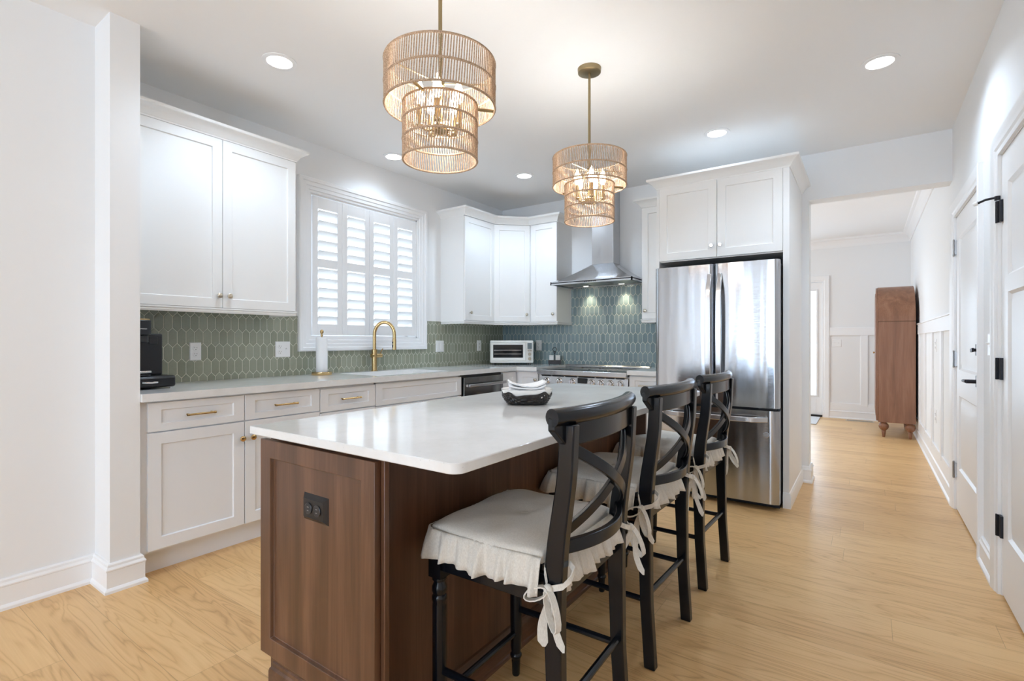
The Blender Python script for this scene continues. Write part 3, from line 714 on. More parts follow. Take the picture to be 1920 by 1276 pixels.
d = MB().door(cxb - cxa - .025, 1.022, TR(cxa + .024, YU + .02, 1.374, 0), fw=.055).build('cabinet_door', CAB, u4, bevel=.0012)
knob((cxb - .04, YU, 1.45), (0, -1, 0), d)
# crown and light rail run continuously round the three corner units
run = [(XL, cya), (XU - .004, cya), (XU - .004, cyb - .006), (cxa - .006, YU + .004), (cxb, YU + .004), (cxb, YB)]
cr_ = MB().sweep([(o, 2.402 + h) for o, h in CR], run).build('crown_molding', CAB, angle=28)
tag(cr_, 'white crown molding running round the corner upper cabinets', 'molding')
lr_ = MB().sweep([(o, 1.340 + h) for o, h in RAIL], [(XL, cya), (XU - .01, cya), (XU - .01, cyb - .006), (cxa - .006, YU + .01), (cxb, YU + .01), (cxb, YB)]).build('light_rail', CAB, angle=28)
tag(lr_, 'white light rail under the corner upper cabinets', 'molding')
# right upper cabinet
rx0, rx1 = -1.70, -1.386
u5 = thing('upper_cabinet', 'narrow white upper cabinet between the range hood and the refrigerator', 'cabinet', (-1.54, YB, 1.37))
MB().box(rx0, rx1, YU + .02, YB, 1.37, 2.402).build('cabinet_body', CAB, u5)
d = MB().door(rx1 - rx0 - .003, 1.022, TR(rx0, YU + .02, 1.374, 0), fw=.055).build('cabinet_door', CAB, u5, bevel=.0012)
knob((rx0 + .034, YU, 1.45), (0, -1, 0), d)
crown(u5, [(rx0, YB), (rx0, YU + .004), (rx1, YU + .004)])
lightrail(u5, [(rx0, YB), (rx0, YU + .01), (rx1, YU + .01)], 1.34)

# base cabinets on the window side
def toekick(m, y0, y1): m.box(XL + .014, -2.978, y0, y1, 0, .115)
b1 = thing('base_cabinet', 'white base cabinet with two drawers and two doors beside the left wall end', 'cabinet', (XB, 1.48, 0))
m = MB(); m.box(XL + .014, XB, CY1 + .002, 1.962, .115, .874); toekick(m, CY1 + .002, 1.962); m.build('cabinet_body', CABG, b1)
for a, b_, ha, hb, ky in ((1.003, 1.4745, 1.171, 1.313, 1.4575), (1.4795, 1.959, 1.65, 1.796, 1.518)):
    d = MB().door(b_ - a, .143, TR(XB, a, .72, 90), fw=.058, fwb=.036).build('drawer_front', CABG, b1, bevel=.0012)
    pull((XD - .009, ha, .789), (XD - .009, hb, .789), (1, 0, 0), d)
    d = MB().door(b_ - a, .584, TR(XB, a, .129, 90), fw=.058).build('cabinet_door', CABG, b1, bevel=.0012)
    knob((XD, ky, .62), (1, 0, 0), d, BRASS)
b2 = thing('base_cabinet', 'white base cabinet with one drawer, left of the sink cabinet', 'cabinet', (XB, 2.19, 0))
m = MB(); m.box(XL + .014, XB, 1.964, 2.414, .115, .874); toekick(m, 1.964, 2.414); m.build('cabinet_body', CABG, b2)
d = MB().door(.446, .15, TR(XB, 1.966, .706, 90), fw=.058, fwb=.036).build('drawer_front', CABG, b2, bevel=.0012)
pull((XD - .009, 2.12, .781), (XD - .009, 2.273, .781), (1, 0, 0), d)
d = MB().door(.446, .57, TR(XB, 1.966, .129, 90)).build('cabinet_door', CABG, b2, bevel=.0012); knob((XD, 2.37, .62), (1, 0, 0), d, BRASS)
b3 = thing('sink_base_cabinet', 'white sink base cabinet with wide false drawer front below the faucet', 'cabinet', (XB, 2.89, 0))
m = MB(); m.box(XB - .02, XB, 2.416, 3.36, .115, .874); m.box(XL + .014, XB, 2.416, 2.434, .115, .874); m.box(XL + .014, XB, 3.342, 3.36, .115, .874); m.box(XL + .014, XB, 2.416, 3.36, .115, .135); toekick(m, 2.416, 3.36); m.build('cabinet_body', CABG, b3)
MB().door(.938, .158, TR(XB, 2.42, .7, 90), fw=.058, fwb=.036).build('drawer_front', CABG, b3, bevel=.0012)
for a, ky in ((2.42, 2.86), (2.891, 2.92)):
    d = MB().door(.467, .562, TR(XB, a, .129, 90)).build('cabinet_door', CABG, b3, bevel=.0012); knob((XD, ky, .62), (1, 0, 0), d, BRASS)
b4 = thing('corner_base_cabinet', 'white corner base cabinet with bifold doors between dishwasher and range', 'cabinet', (XB, 4.2, 0))
m = MB(); XI, YI = XL + .014, YB - .014; m.prism([(XI, 3.97), (XB, 3.97), (XB, YBB), (-2.64, YBB), (-2.64, YI), (XI, YI)], .115, .874, 'z')
m.prism([(XI, 3.97), (-2.978, 3.97), (-2.978, 4.275), (-2.64, 4.275), (-2.64, YI), (XI, YI)], 0, .115, 'z'); m.build('cabinet_body', CABG, b4)
MB().door(.228, .733, TR(XB, 3.972, .129, 90), fw=.05).build('cabinet_door', CABG, b4, bevel=.0012)
d = MB().door(.236, .733, TR(-2.88, YBB, .129, 0), fw=.05).build('cabinet_door', CABG, b4, bevel=.0012); knob((-2.668, YD, .79), (0, -1, 0), d)
b5 = thing('base_cabinet', 'narrow white drawer base cabinet between the range and the refrigerator', 'cabinet', (-1.54, YBB, 0))
m = MB(); m.box(-1.704, -1.386, YBB, YB, .115, .874); m.box(-1.704, -1.386, 4.275, YB, 0, .115); m.build('cabinet_body', CABG, b5)
d = MB().door(.31, .143, TR(-1.7, YBB, .719, 0), fw=.05, fwb=.036).build('drawer_front', CABG, b5, bevel=.0012); pull((-1.61, YD + .009, .787), (-1.46, YD + .009, .787), (0, -1, 0), d, NICKEL)
MB().door(.31, .584, TR(-1.7, YBB, .129, 0), fw=.05).build('cabinet_door', CABG, b5, bevel=.0012)

# ------------------------------------------------------------------ countertops and sink
SY0, SY1, SX0, SX1 = 2.47, 3.25, -3.40, -2.945
XC, YC = -2.87, 4.163
m = MB(); xb = XL + .009; yb = YB - .009; z0, z1 = .8745, .914
m.box(xb, XC, CY1 + .002, SY0, z0, z1); m.box(xb, SX0, SY0, SY1, z0, z1); m.box(SX1, XC, SY0, SY1, z0, z1)
m.prism([(xb, SY1), (XC, SY1), (XC, YC), (-2.636, YC), (-2.636, yb), (xb, yb)], z0, z1, 'z')
o = m.build('countertop', QUARTZ); tag(o, 'white quartz L-shaped countertop along the window wall and corner', 'countertop')
o = MB().box(-1.708, -1.386, YC, yb, z0, z1).build('countertop', QUARTZ, bevel=.002); tag(o, 'short white quartz countertop right of the range', 'countertop')
m = MB(); t = .012; zb = .67
m.box(SX0 - t, SX0, SY0 - t, SY1 + t, zb, z0); m.box(SX1, SX1 + t, SY0 - t, SY1 + t, zb, z0); m.box(SX0, SX1, SY0 - t, SY0, zb, z0); m.box(SX0, SX1, SY1, SY1 + t, zb, z0); m.box(SX0 - t, SX1 + t, SY0 - t, SY1 + t, zb - t, zb)
sk = thing('sink', 'white undermount sink below the brass faucet', 'sink', (-3.17, 2.86, .66)); m.build('basin', SINKM, sk)
MB().lathe([(.03, 0), (.042, .002), (.042, .004), (.03, .003)], (-3.25, 2.86, zb), n=20).build('drain', CHROME, sk)

# ------------------------------------------------------------------ refrigerator and its cabinet
fc = thing('refrigerator_cabinet', 'tall white cabinet surround with two doors above the refrigerator', 'cabinet', (-.92, 4.0, 0))
YP = 3.997
YI = YB - .012; m = MB(); m.box(-.481, -.442, YP, YI, 0, 2.392); m.build('side_panel', CAB, fc)
MB().box(-1.384, -1.364, YP, YI, 0, 2.392).build('side_panel', CAB, fc)
MB().box(-1.364, -.481, YP + .02, YI, 1.80, 2.392).build('cabinet_body', CAB, fc)
for a, b_, kx in ((-1.363, -.926, -.96), (-.922, -.483, -.898)):
    d = MB().door(b_ - a, .582, TR(a, YP + .02, 1.808, 0), fw=.06).build('cabinet_door', CAB, fc, bevel=.0012); knob((kx, YP, 1.892), (0, -1, 0), d, CHROME, .014)
MB().sweep([(o_, 2.388 + h) for o_, h in CR], [(-1.384, YI), (-1.384, YP), (-.442, YP), (-.442, YI)]).build('crown_molding', CAB, fc, angle=28)
MB().sweep([(0, 0), (.012, 0), (.012, .085), (.009, .092), (.006, .105), (0, .11)], [(-.481, YP), (-.442, YP), (-.442, YI)]).build('base_trim', CAB, fc, angle=25)
MB().box(-1.363, -.482, 4.35, 4.36, 1.69, 1.80).build('back_panel', DARK, fc)

fr = thing('refrigerator', 'stainless steel french-door refrigerator with bottom freezer drawer', 'refrigerator', (-.91, 3.9, 0))
fx0, fx1 = -1.346, -.487; fxm = -.912
MB().box(fx0 + .004, fx1 - .004, 3.935, 4.70, .03, 1.715).build('refrigerator_body', plain('fridge_side', (.05, .05, .055, 1), .4, bump=.05), fr)
def fdoor(xa, xb_, za, zb_, name):
    n = 28; r = .018; front = []
    for i in range(n + 1):
        t_ = i / n; x = xa + (xb_ - xa) * t_
        e = min(t_, 1 - t_) * (xb_ - xa)
        y = 3.85 - .0035 * (1 - (2 * t_ - 1) ** 2)
        if e < r: y += r - math.sqrt(max(0, r * r - (r - e) ** 2))
        front.append((x, y))
    poly = front + [(xb_, 3.925), (xa, 3.925)]
    return MB().prism(poly, za, zb_, 'z').build(name, FRIDGE, fr, angle=50)
dl = fdoor(fx0, fxm - .003, .708, 1.733, 'refrigerator_door'); dr = fdoor(fxm + .003, fx1, .708, 1.733, 'refrigerator_door'); fz = fdoor(fx0, fx1, .05, .69, 'freezer_drawer')
def strap(p, parent, wdir, wid, name='handle'):
    MB().ribbon(p, wdir, wid, .014).build(name, STEEL, parent, bevel=.004, angle=40)
for x, par in ((fxm - .028, dl), (fxm + .044, dr)):
    zs = [.80 + (.86) * i / 16 for i in range(17)]
    strap([(x, 3.843 - .052 * min(1, math.sin(PI * i / 16) * 2.2) + .004, z) for i, z in enumerate(zs)], par, (1, 0, 0), [.030 + .012 * math.sin(PI * i / 16) for i in range(17)])
xs = [fx0 + .07 + (fx1 - fx0 - .14) * i / 16 for i in range(17)]
strap([(x, 3.843 - .05 * min(1, math.sin(PI * i / 16) * 2.6) + .002, .628) for i, x in enumerate(xs)], fz, (0, 0, 1), .036)
MB().box(fx0 + .02, fx1 - .02, 3.90, 3.93, .69, .708).build('door_seal', DARK, fr)
MB().box(fx0 + .01, fx1 - .01, 3.96, 4.6, .0, .05).build('kick_plate', DARK, fr)
m = MB(); m.lathe([(.017, 0), (.019, .0015), (.017, .003), (.001, .003)], M=Matrix.Translation((-.565, 3.8475, .525)) @ Matrix.Rotation(PI / 2, 4, 'X'), n=24)
m.build('badge', STEEL, fz)
m = MB(); m.box(fx1 - .13, fx1 - .02, 3.86, 3.9, .695, .703); m.build('hinge_cover', BLACKP, fr)

# ------------------------------------------------------------------ range, hood, dishwasher
rg = thing('range', 'stainless steel slide-in range with seven knobs', 'range', (-2.172, 4.3, 0))
ra, rb = -2.632, -1.712
MB().box(ra, rb, 4.24, 4.80, .1, .885).build('oven_body', STEEL, rg)
m = MB(); m.box(ra, rb, 4.165, 4.25, .846, .893); m.build('front_lip', STEEL, rg, bevel=.006)
MB().box(ra + .012, rb - .012, 4.25, 4.735, .884, .8955).build('cooktop', COOKT, rg)
m = MB()
for i in range(4):
    for q in range(2):
        cx_ = ra + .16 + .2 * i; cy_ = 4.37 + .24 * q
        m.lathe([(.082, 0), (.084, .0006), (.08, .0006)], (cx_, cy_, .8956), n=28)
m.build('burner_ring', plain('burner_mark', (.12, .12, .12, 1), .3, bump=.02), rg)
m = MB()
for x in [ra + .02 + .047 * i for i in range(19)]: m.box(x, x + .03, 4.705, 4.735, .895, .8985)
m.build('vent_slots', DARK, rg)
m = MB(); m.prism([(4.735, .88), (4.735, .912), (4.75, .925), (4.80, .925), (4.80, .88)], ra, rb, 'x'); m.build('rear_trim', STEEL, rg, bevel=.002)
m = MB(); m.prism([(4.195, .735), (4.215, .84), (4.25, .84), (4.25, .735)], ra, rb, 'x'); m.build('control_panel', STEEL, rg, bevel=.002)
for x, q in ((ra + .03, .1), (ra + .15, .12), (ra + .29, .12), (ra + .43, .16), (-2.02, .08), (-1.925, .08), (-1.83, .08)): MB().box(x, x + q, 4.206, 4.225, .831, .844).build('panel_vent', DARK, rg)
Mk = Matrix.Rotation(math.radians(101), 4, 'X')
for x in (-2.543, -2.404, -2.262, -2.061, -1.971, -1.878, -1.783):
    M = Matrix.Translation((x, 4.206, .79)) @ Matrix.Rotation(PI / 2, 4, 'X')
    k = MB().lathe([(.03, -.004), (.031, .004), (.028, .008), (.0225, .01), (.0215, .04), (.019, .043)], n=22, M=M).build('knob', CHROME, rg, angle=35)
    MB().box(-.004, .004, -.02, .02, .04, .05, M).build('knob_grip', CHROME, k, bevel=.002)
MB().box(-2.205, -2.112, 4.196, 4.208, .778, .826).build('display', LCD2, rg, bevel=.002)
m = MB(); m.box(ra + .005, rb - .005, 4.19, 4.24, .2, .72); od = m.build('oven_door', STEEL, rg, bevel=.004)
MB().box(ra + .1, rb - .1, 4.186, 4.192, .28, .6).build('oven_window', GLASSD, od)
pull((ra + .05, 4.19, .675), (rb - .05, 4.19, .675), (0, -1, 0), od, STEEL, .055, .011)
MB().box(ra + .03, rb - .03, 4.3, 4.78, 0, .1).build('kick_plate', DARK, rg)

hd = thing('range_hood', 'stainless steel chimney range hood above the range', 'range hood', (-2.17, 4.6, 1.725))
ha, hb, hy = -2.594, -1.735, 4.355; ca, cb, cyf = -2.285, -2.052, 4.66; zt, zk = 1.757, 1.945
v = [(ha, hy, zt), (hb, hy, zt), (hb, YB - .01, zt), (ha, YB - .01, zt), (ca, cyf, zk), (cb, cyf, zk), (cb, YB - .01, zk), (ca, YB - .01, zk)]
nn = 8; vv = []
for i in range(nn + 1):
    t_ = i / nn; e = t_ ** 1.25
    for k in range(4):
        a, b_ = Vector(v[k]), Vector(v[4 + k]); vv.append((a.x + (b_.x - a.x) * t_, a.y + (b_.y - a.y) * t_, zt + (zk - zt) * e))
ff = [(i * 4 + k, i * 4 + (k + 1) % 4, i * 4 + 4 + (k + 1) % 4, i * 4 + 4 + k) for i in range(nn) for k in range(4)] + [(nn * 4, nn * 4 + 1, nn * 4 + 2, nn * 4 + 3)]
MB().add(vv, ff).build('canopy', STEEL, hd, angle=25)
m = MB(); m.box(ha, hb, hy, hy + .012, 1.727, zt); m.box(ha, ha + .012, hy, YB - .01, 1.727, zt); m.box(hb - .012, hb, hy, YB - .01, 1.727, zt); m.box(ha, hb, hy, YB - .01, 1.742, 1.75)
m.build('rim', STEEL, hd)
m = MB()
for k in range(3):
    xa = ha + .05 + k * .26
    m.box(xa, xa + .24, hy + .06, YB - .14, 1.734, 1.742)
m.build('grease_filter', steel('filter_mesh', (60, 1, 1), (.35, .35, .36, 1), .4), hd)
m = MB(); m.box(ca, cb, cyf, YB - .002, zk, ZC - .002); m.build('chimney', STEEL, hd, bevel=.002)
m = MB()
for k in range(7): m.box(-2.215 + k * .018, -2.205 + k * .018, hy - .0015, hy + .002, 1.737, 1.747)
m.build('control_buttons', BLACKP, hd)
for x in (-2.375, -1.985):
    o = MB().lathe([(.028, 0), (.03, .004), (.001, .005)], (x, 4.70, 1.735), n=20).build('hood_lamp', HOODL, hd)
    l = bpy.data.lights.new('hood_spot', 'SPOT'); l.energy = 4.5; l.spot_size = math.radians(70); l.spot_blend = .8; l.color = (1, .87, .6); l.shadow_soft_size = .02
    lo = bpy.data.objects.new('hood_spot', l); COL.objects.link(lo); lo.location = (x, 4.735, 1.727); lo.rotation_euler = (math.radians(14), 0, 0)

dw = thing('dishwasher', 'stainless steel dishwasher right of the sink cabinet', 'dishwasher', (-2.93, 3.665, 0))
DWM = steel('dark_stainless', (1, 90, 1), (.22, .22, .215, 1), .2, .08)
MB().box(-3.45, -2.92, 3.372, 3.962, .11, .866).build('tub', plain('dishwasher_side', (.06, .06, .06, 1), .5, bump=.02), dw)
do = MB().box(-2.92, -2.888, 3.376, 3.958, .12, .848).build('dishwasher_door', DWM, dw, bevel=.004)
m = MB(); m.box(-2.888, -2.84, 3.392, 3.42, .765, .79); m.box(-2.888, -2.84, 3.92, 3.948, .765, .79); m.box(-2.855, -2.835, 3.392, 3.948, .765, .79)
m.build('bar_handle', STEEL, do, bevel=.003)
MB().box(-3.0, -2.965, 3.376, 3.958, 0, .11).build('kick_plate', DARK, dw)

# ------------------------------------------------------------------ island
il = thing('kitchen_island', 'dark stained wood kitchen island with shaker end panel', 'island', (-1.25, 1.76, 0))
IX0, IX1 = -1.515, -1.097
MB().box(IX0, IX1, .862, 2.675, .1, .872).build('island_body', ISL, il)
M = TR(-1.537, .849, .216, 0)
MB().door(.535, .656, M, fw=.054, t=.019, rec=.011, ch=.004).build('end_panel', ISL, il, bevel=.0015)
MB().box(-1.515, -.988, .85, .866, .095, .874).build('end_board', ISL, il, bevel=.002)
MB().box(-1.515, -.988, 2.672, 2.69, .095, .874).build('end_board', ISL, il, bevel=.002)
MB().door(.535, .656, TR(-1.0, 2.69, .216, 180), fw=.054, t=.019, rec=.011, ch=.004).build('end_panel', ISL, il, bevel=.0015)
bp_ = [(0, 0), (.014, 0), (.014, .16), (.012, .168), (.006, .174), (.006, .185), (0, .19)]
MB().sweep(bp_, [(-1.492, .87), (-1.492, .852), (-.988, .852), (-.988, .87)]).build('plinth', ISLH, il, angle=25)
bp2 = [(0, 0), (.02, 0), (.018, .012), (.014, .016), (.014, .075), (.011, .085), (.008, .09), (.006, .102), (0, .106)]
MB().sweep(bp2, [(IX1, .868), (IX1, 2.672)]).build('base_molding', ISLH, il, angle=25)
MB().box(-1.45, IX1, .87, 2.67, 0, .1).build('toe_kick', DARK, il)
for k in range(3):
    ya = .87 + .602 * k
    d = MB().door(.596, .15, TR(IX0, ya + .599, .718, -90), fw=.055, fwb=.036).build('drawer_front', ISL, il, bevel=.0012)
    pull((IX0 - .011, ya + .22, .793), (IX0 - .011, ya + .37, .793), (-1, 0, 0), d)
    d = MB().door(.596, .585, TR(IX0, ya + .599, .128, -90), fw=.055).build('cabinet_door', ISL, il, bevel=.0012); knob((IX0 - .02, ya + .53, .66), (-1, 0, 0), d, BRASS)
def rrect(x0, x1, y0, y1, r, n=6):
    return arc(x1 - r, y1 - r, r, 0, 90, n) + arc(x0 + r, y1 - r, r, 90, 180, n) + arc(x0 + r, y0 + r, r, 180, 270, n) + arc(x1 - r, y0 + r, r, 270, 360, n)
poly = arc(-.706 - .03, .8014 + .03, .03, -90, 0, 6) + arc(-.706 - .03, 2.718 - .03, .03, 0, 90, 6) + [(-1.547, 2.718), (-1.547, .8014)]
o = MB().prism(poly, .8895, .914, 'z').build('island_countertop', QUARTZ, bevel=.0025); tag(o, 'white quartz island countertop with rounded seating-side corners', 'countertop')
MB().box(-1.50, -1.0, .87, 2.67, .872, .8895).build('shadow_gap_strip', DARK, il)  # black strip standing in for the shade under the countertop
# island outlet
def rot_plate(M, w_, h_, t=.006, bev=.004):
    m = MB(); e = bev
    v = [(-w_/2, 0, -h_/2), (w_/2, 0, -h_/2), (w_/2, 0, h_/2), (-w_/2, 0, h_/2)]
    v += [(x * (1 - 2 * e / w_), -t, z * (1 - 2 * e / h_)) for x, y, z in v]
    m.add(v, [(0, 1, 2, 3), (4, 5, 6, 7)] + [(k, (k + 1) % 4, 4 + (k + 1) % 4, 4 + k) for k in range(4)], M)
    return m
io = thing('wall_outlet', 'dark bronze duplex outlet on the island end panel', 'outlet', (-1.26, .841, .70))
BRZ = plain('dark_bronze_plate', (.03, .028, .028, 1), .28, metal=.6, bump=.03)
M = TR(-1.262, .841, .704)
rot_plate(M, .115, .076, .011, .012).build('cover_plate', BRZ, io)
for dx in (-.02, .02):
    s_ = MB().lathe([(.0165, 0), (.0165, .002), (.015, .003)], n=20, M=M @ Matrix.Translation((dx, -.011, 0)) @ Matrix.Rotation(PI / 2, 4, 'X')).build('socket', BLACKP, io)
    m = MB(); m.box(-.003, .005, -.0005, .001, .004, .0058, M @ Matrix.Translation((dx, -.0142, 0))); m.box(-.003, .004, -.0005, .001, -.0058, -.004, M @ Matrix.Translation((dx, -.0142, 0)))
    m.build('slots', PEWTER, s_)

# ------------------------------------------------------------------ outlets and switches
def outlet(label, M, w_=.07, h_=.116, kinds=('o',), grp=None, cat='outlet', name='wall_outlet'):
    o = thing(name, label, cat, M.translation)
    rot_plate(M, w_, h_, .006, .004).build('cover_plate', PLATE, o)
    n = len(kinds)
    for i, k in enumerate(kinds):
        cx_ = (i - (n - 1) / 2) * .046
        if k == 'o':
            for dz in (-.0195, .0195):
                q = M @ Matrix.Translation((cx_, -.006, dz))
                s_ = MB().lathe([(.017, 0), (.017, .0015), (.0155, .0025)], n=20, M=q @ Matrix.Rotation(PI / 2, 4, 'X')).build('socket', PLATE, o)
                m = MB(); m.box(-.0075, -.0055, -.0035, -.002, .001, .009, q); m.box(.0055, .0075, -.0035, -.002, .001, .008, q); m.cyl(q @ Vector((0, -.002, -.007)), q @ Vector((0, -.0035, -.007)), .0025, n=10)
                m.build('slots', DARK, s_)
        elif k == 't':
            q = M @ Matrix.Translation((cx_, -.006, 0))
            m = MB(); m.box(-.005, .005, -.001, 0, -.012, .012, q); m.build('switch_surround', PLATE, o)
            m = MB(); m.prism([(-.004, .0), (-.012, .008), (-.012, .011), (0, .006)], -.0035, .0035, 'x', q); m.build('toggle', PLATE, o)
        else:
            q = M @ Matrix.Translation((cx_, -.006, 0))
            m = MB(); m.box(-.0165, .0165, -.003, 0, -.033, .033, q); m.build('rocker', PLATE, o, bevel=.002)
    return o
t8 = XL + .008
outlet('white duplex outlet on left-wall tile beside the black coffee maker', TR(t8, 1.477, 1.105, 90))
outlet('white combined outlet and switch plate on left-wall tile left of the window', TR(t8, 2.069, 1.11, 90), w_=.116, kinds=('o', 't'))
outlet('white double switch plate on left-wall tile right of the window', TR(t8, 3.741, 1.117, 90), w_=.116, kinds=('r', 'r'), cat='switch', name='wall_switch')
outlet('white outlet on left-wall tile left of the toaster oven', TR(t8, 4.37, 1.119, 90), w_=.074)
outlet('white outlet on back-wall tile right of the toaster oven', TR(-3.02, YB - .008, 1.12, 0), w_=.072)
outlet('glossy white switch plate on the wall between the two right-hand doors', TR(XR, 3.43, 1.154, -90), w_=.12, kinds=('t', 't'), cat='switch', name='wall_switch')
outlet('white double switch on the far hall wainscot near the glazed door', TR(-.37, YF, 1.135, 0), w_=.116, kinds=('t', 't'), cat='switch', name='wall_switch')
outlet('white outlet high on the right hall wainscot', TR(XR, 5.85, 1.13, -90))
outlet('white outlet low on the right hall wainscot', TR(XR, 5.85, .5, -90))

# ------------------------------------------------------------------ recessed ceiling lights
def downlight(x, y, label, power=5):
    o = thing('recessed_light', label, 'ceiling light', (x, y, ZC), group=None)
    MB().lathe([(.068, 0), (.09, -.001), (.09, -.005), (.066, -.007), (.064, -.003)], (x, y, ZC), n=36, caps=False).build('trim_ring', TRIM, o)
    MB().lathe([(.066, -.004), (.001, -.0045)], (x, y, ZC), n=32).build('diffuser', DISC, o)
    l = bpy.data.lights.new('downlight', 'SPOT'); l.energy = power; l.spot_size = math.radians(150); l.spot_blend = .6; l.color = (.74, .925, 1.14); l.shadow_soft_size = .06
    lo = bpy.data.objects.new('downlight', l); COL.objects.link(lo); lo.location = (x, y, ZC - .03)
DLP = 22.5
downlight(-2.644, 1.534, 'recessed ceiling light above the left base cabinets, left of the nearer pendant', DLP)
downlight(-3.23, 2.876, 'recessed ceiling light in front of the kitchen window', DLP * .25)
downlight(-2.61, 3.909, 'recessed ceiling light in front of the corner upper cabinets', DLP)
downlight(-.907, 3.925, 'recessed ceiling light in front of the refrigerator cabinet', DLP)
downlight(.06, 3.443, 'recessed ceiling light near the right-hand doors', DLP)
downlight(-.95, 7.0, 'recessed ceiling light in the hall beyond the opening', DLP)

# ------------------------------------------------------------------ pendants
def pendant(x, y, label):
    o = thing('pendant_light', label, 'pendant light', (x, y, ZC), group='two-tier rope pendants over the island')
    c = (x, y, 0)
    MB().lathe([(.001, 2.683), (.05, 2.683), (.064, 2.688), (.066, 2.711)], c, n=32).build('canopy', AGED, o)
    MB().cyl((x, y, 1.95), (x, y, 2.69), .0075, n=12).build('rod', AGED, o)
    for nm, R, zs, ns in (('upper_shade', .205, (2.046, 2.125, 2.207), 66), ('lower_shade', .138, (1.848, 1.920, 1.988, 2.052), 44)):
        m = MB()
        for z in zs:
            m.tube([(x + R * math.cos(a), y + R * math.sin(a), z) for a in [2 * PI * k / 64 for k in range(64)]], .0042, n=7, closed=True)
        sh_ = m.build(nm, ROPE, o)
        m = MB()
        for a_, b_ in zip(zs[:-1], zs[1:]):
            for k in range(ns):
                j = random.uniform(-.06, .06)
                for t0, t1 in ((k + .10 + j, k + .40), (k + .60, k + .90 + j)):
                    for e in (0,):
                        q0, q1 = 2 * PI * (t0 + e) / ns, 2 * PI * (t1 + e) / ns
                        m.tube([(x + R * math.cos(q0), y + R * math.sin(q0), a_), (x + R * math.cos(q1), y + R * math.sin(q1), b_)], .0022, n=6)
        m.build('rope_strands', ROPE, sh_)
    m = MB()
    for k in range(3):
        a = 2 * PI * k / 3 + .5
        m.cyl((x, y, 2.135), (x + .203 * math.cos(a), y + .203 * math.sin(a), 2.12), .003, n=6)
        m.cyl((x + .13 * math.cos(a + .3), y + .13 * math.sin(a + .3), 2.052), (x + .204 * math.cos(a + .3), y + .204 * math.sin(a + .3), 2.05), .006, n=8)
    m.lathe([(.012, 2.12), (.016, 2.125), (.016, 2.145), (.01, 2.15)], c, n=16)
    m.build('spider', AGED, o)
    m = MB(); m.lathe([(.001, 1.945), (.02, 1.948), (.03, 1.955), (.03, 1.975), (.018, 1.985)], c, n=20)
    for k in range(5):
        a = 2 * PI * k / 5 + .3; px, py = x + .075 * math.cos(a), y + .075 * math.sin(a)
        m.tube([(x + .02 * math.cos(a), y + .02 * math.sin(a), 1.965), (x + .05 * math.cos(a), y + .05 * math.sin(a), 1.955), (px, py, 1.97)], .0045, n=8)
        m.lathe([(.012, 1.966), (.014, 1.972), (.011, 1.976), (.0105, 2.045)], (px, py, 0), n=12)
    m.build('candle_arms', AGED, o)
    for k in range(5):
        a = 2 * PI * k / 5 + .3; px, py = x + .075 * math.cos(a), y + .075 * math.sin(a)
        MB().lathe([(.008, 2.045), (.015, 2.062), (.0175, 2.08), (.014, 2.105), (.006, 2.128), (.001, 2.138)], (px, py, 0), n=14).build('bulb', BULB, o)
    l = bpy.data.lights.new('pendant_glow', 'POINT'); l.energy = 9.6; l.color = (.96, .96, .96); l.shadow_soft_size = .05
    lo = bpy.data.objects.new('pendant_glow', l); COL.objects.link(lo); lo.location = (x, y, 2.08)
    return o
pendant(-1.306, 1.390, 'rope two-tier pendant light nearer to the camera, its rod leaving the picture')
pendant(-1.283, 2.585, 'rope two-tier pendant light farther along the island, with visible ceiling canopy')

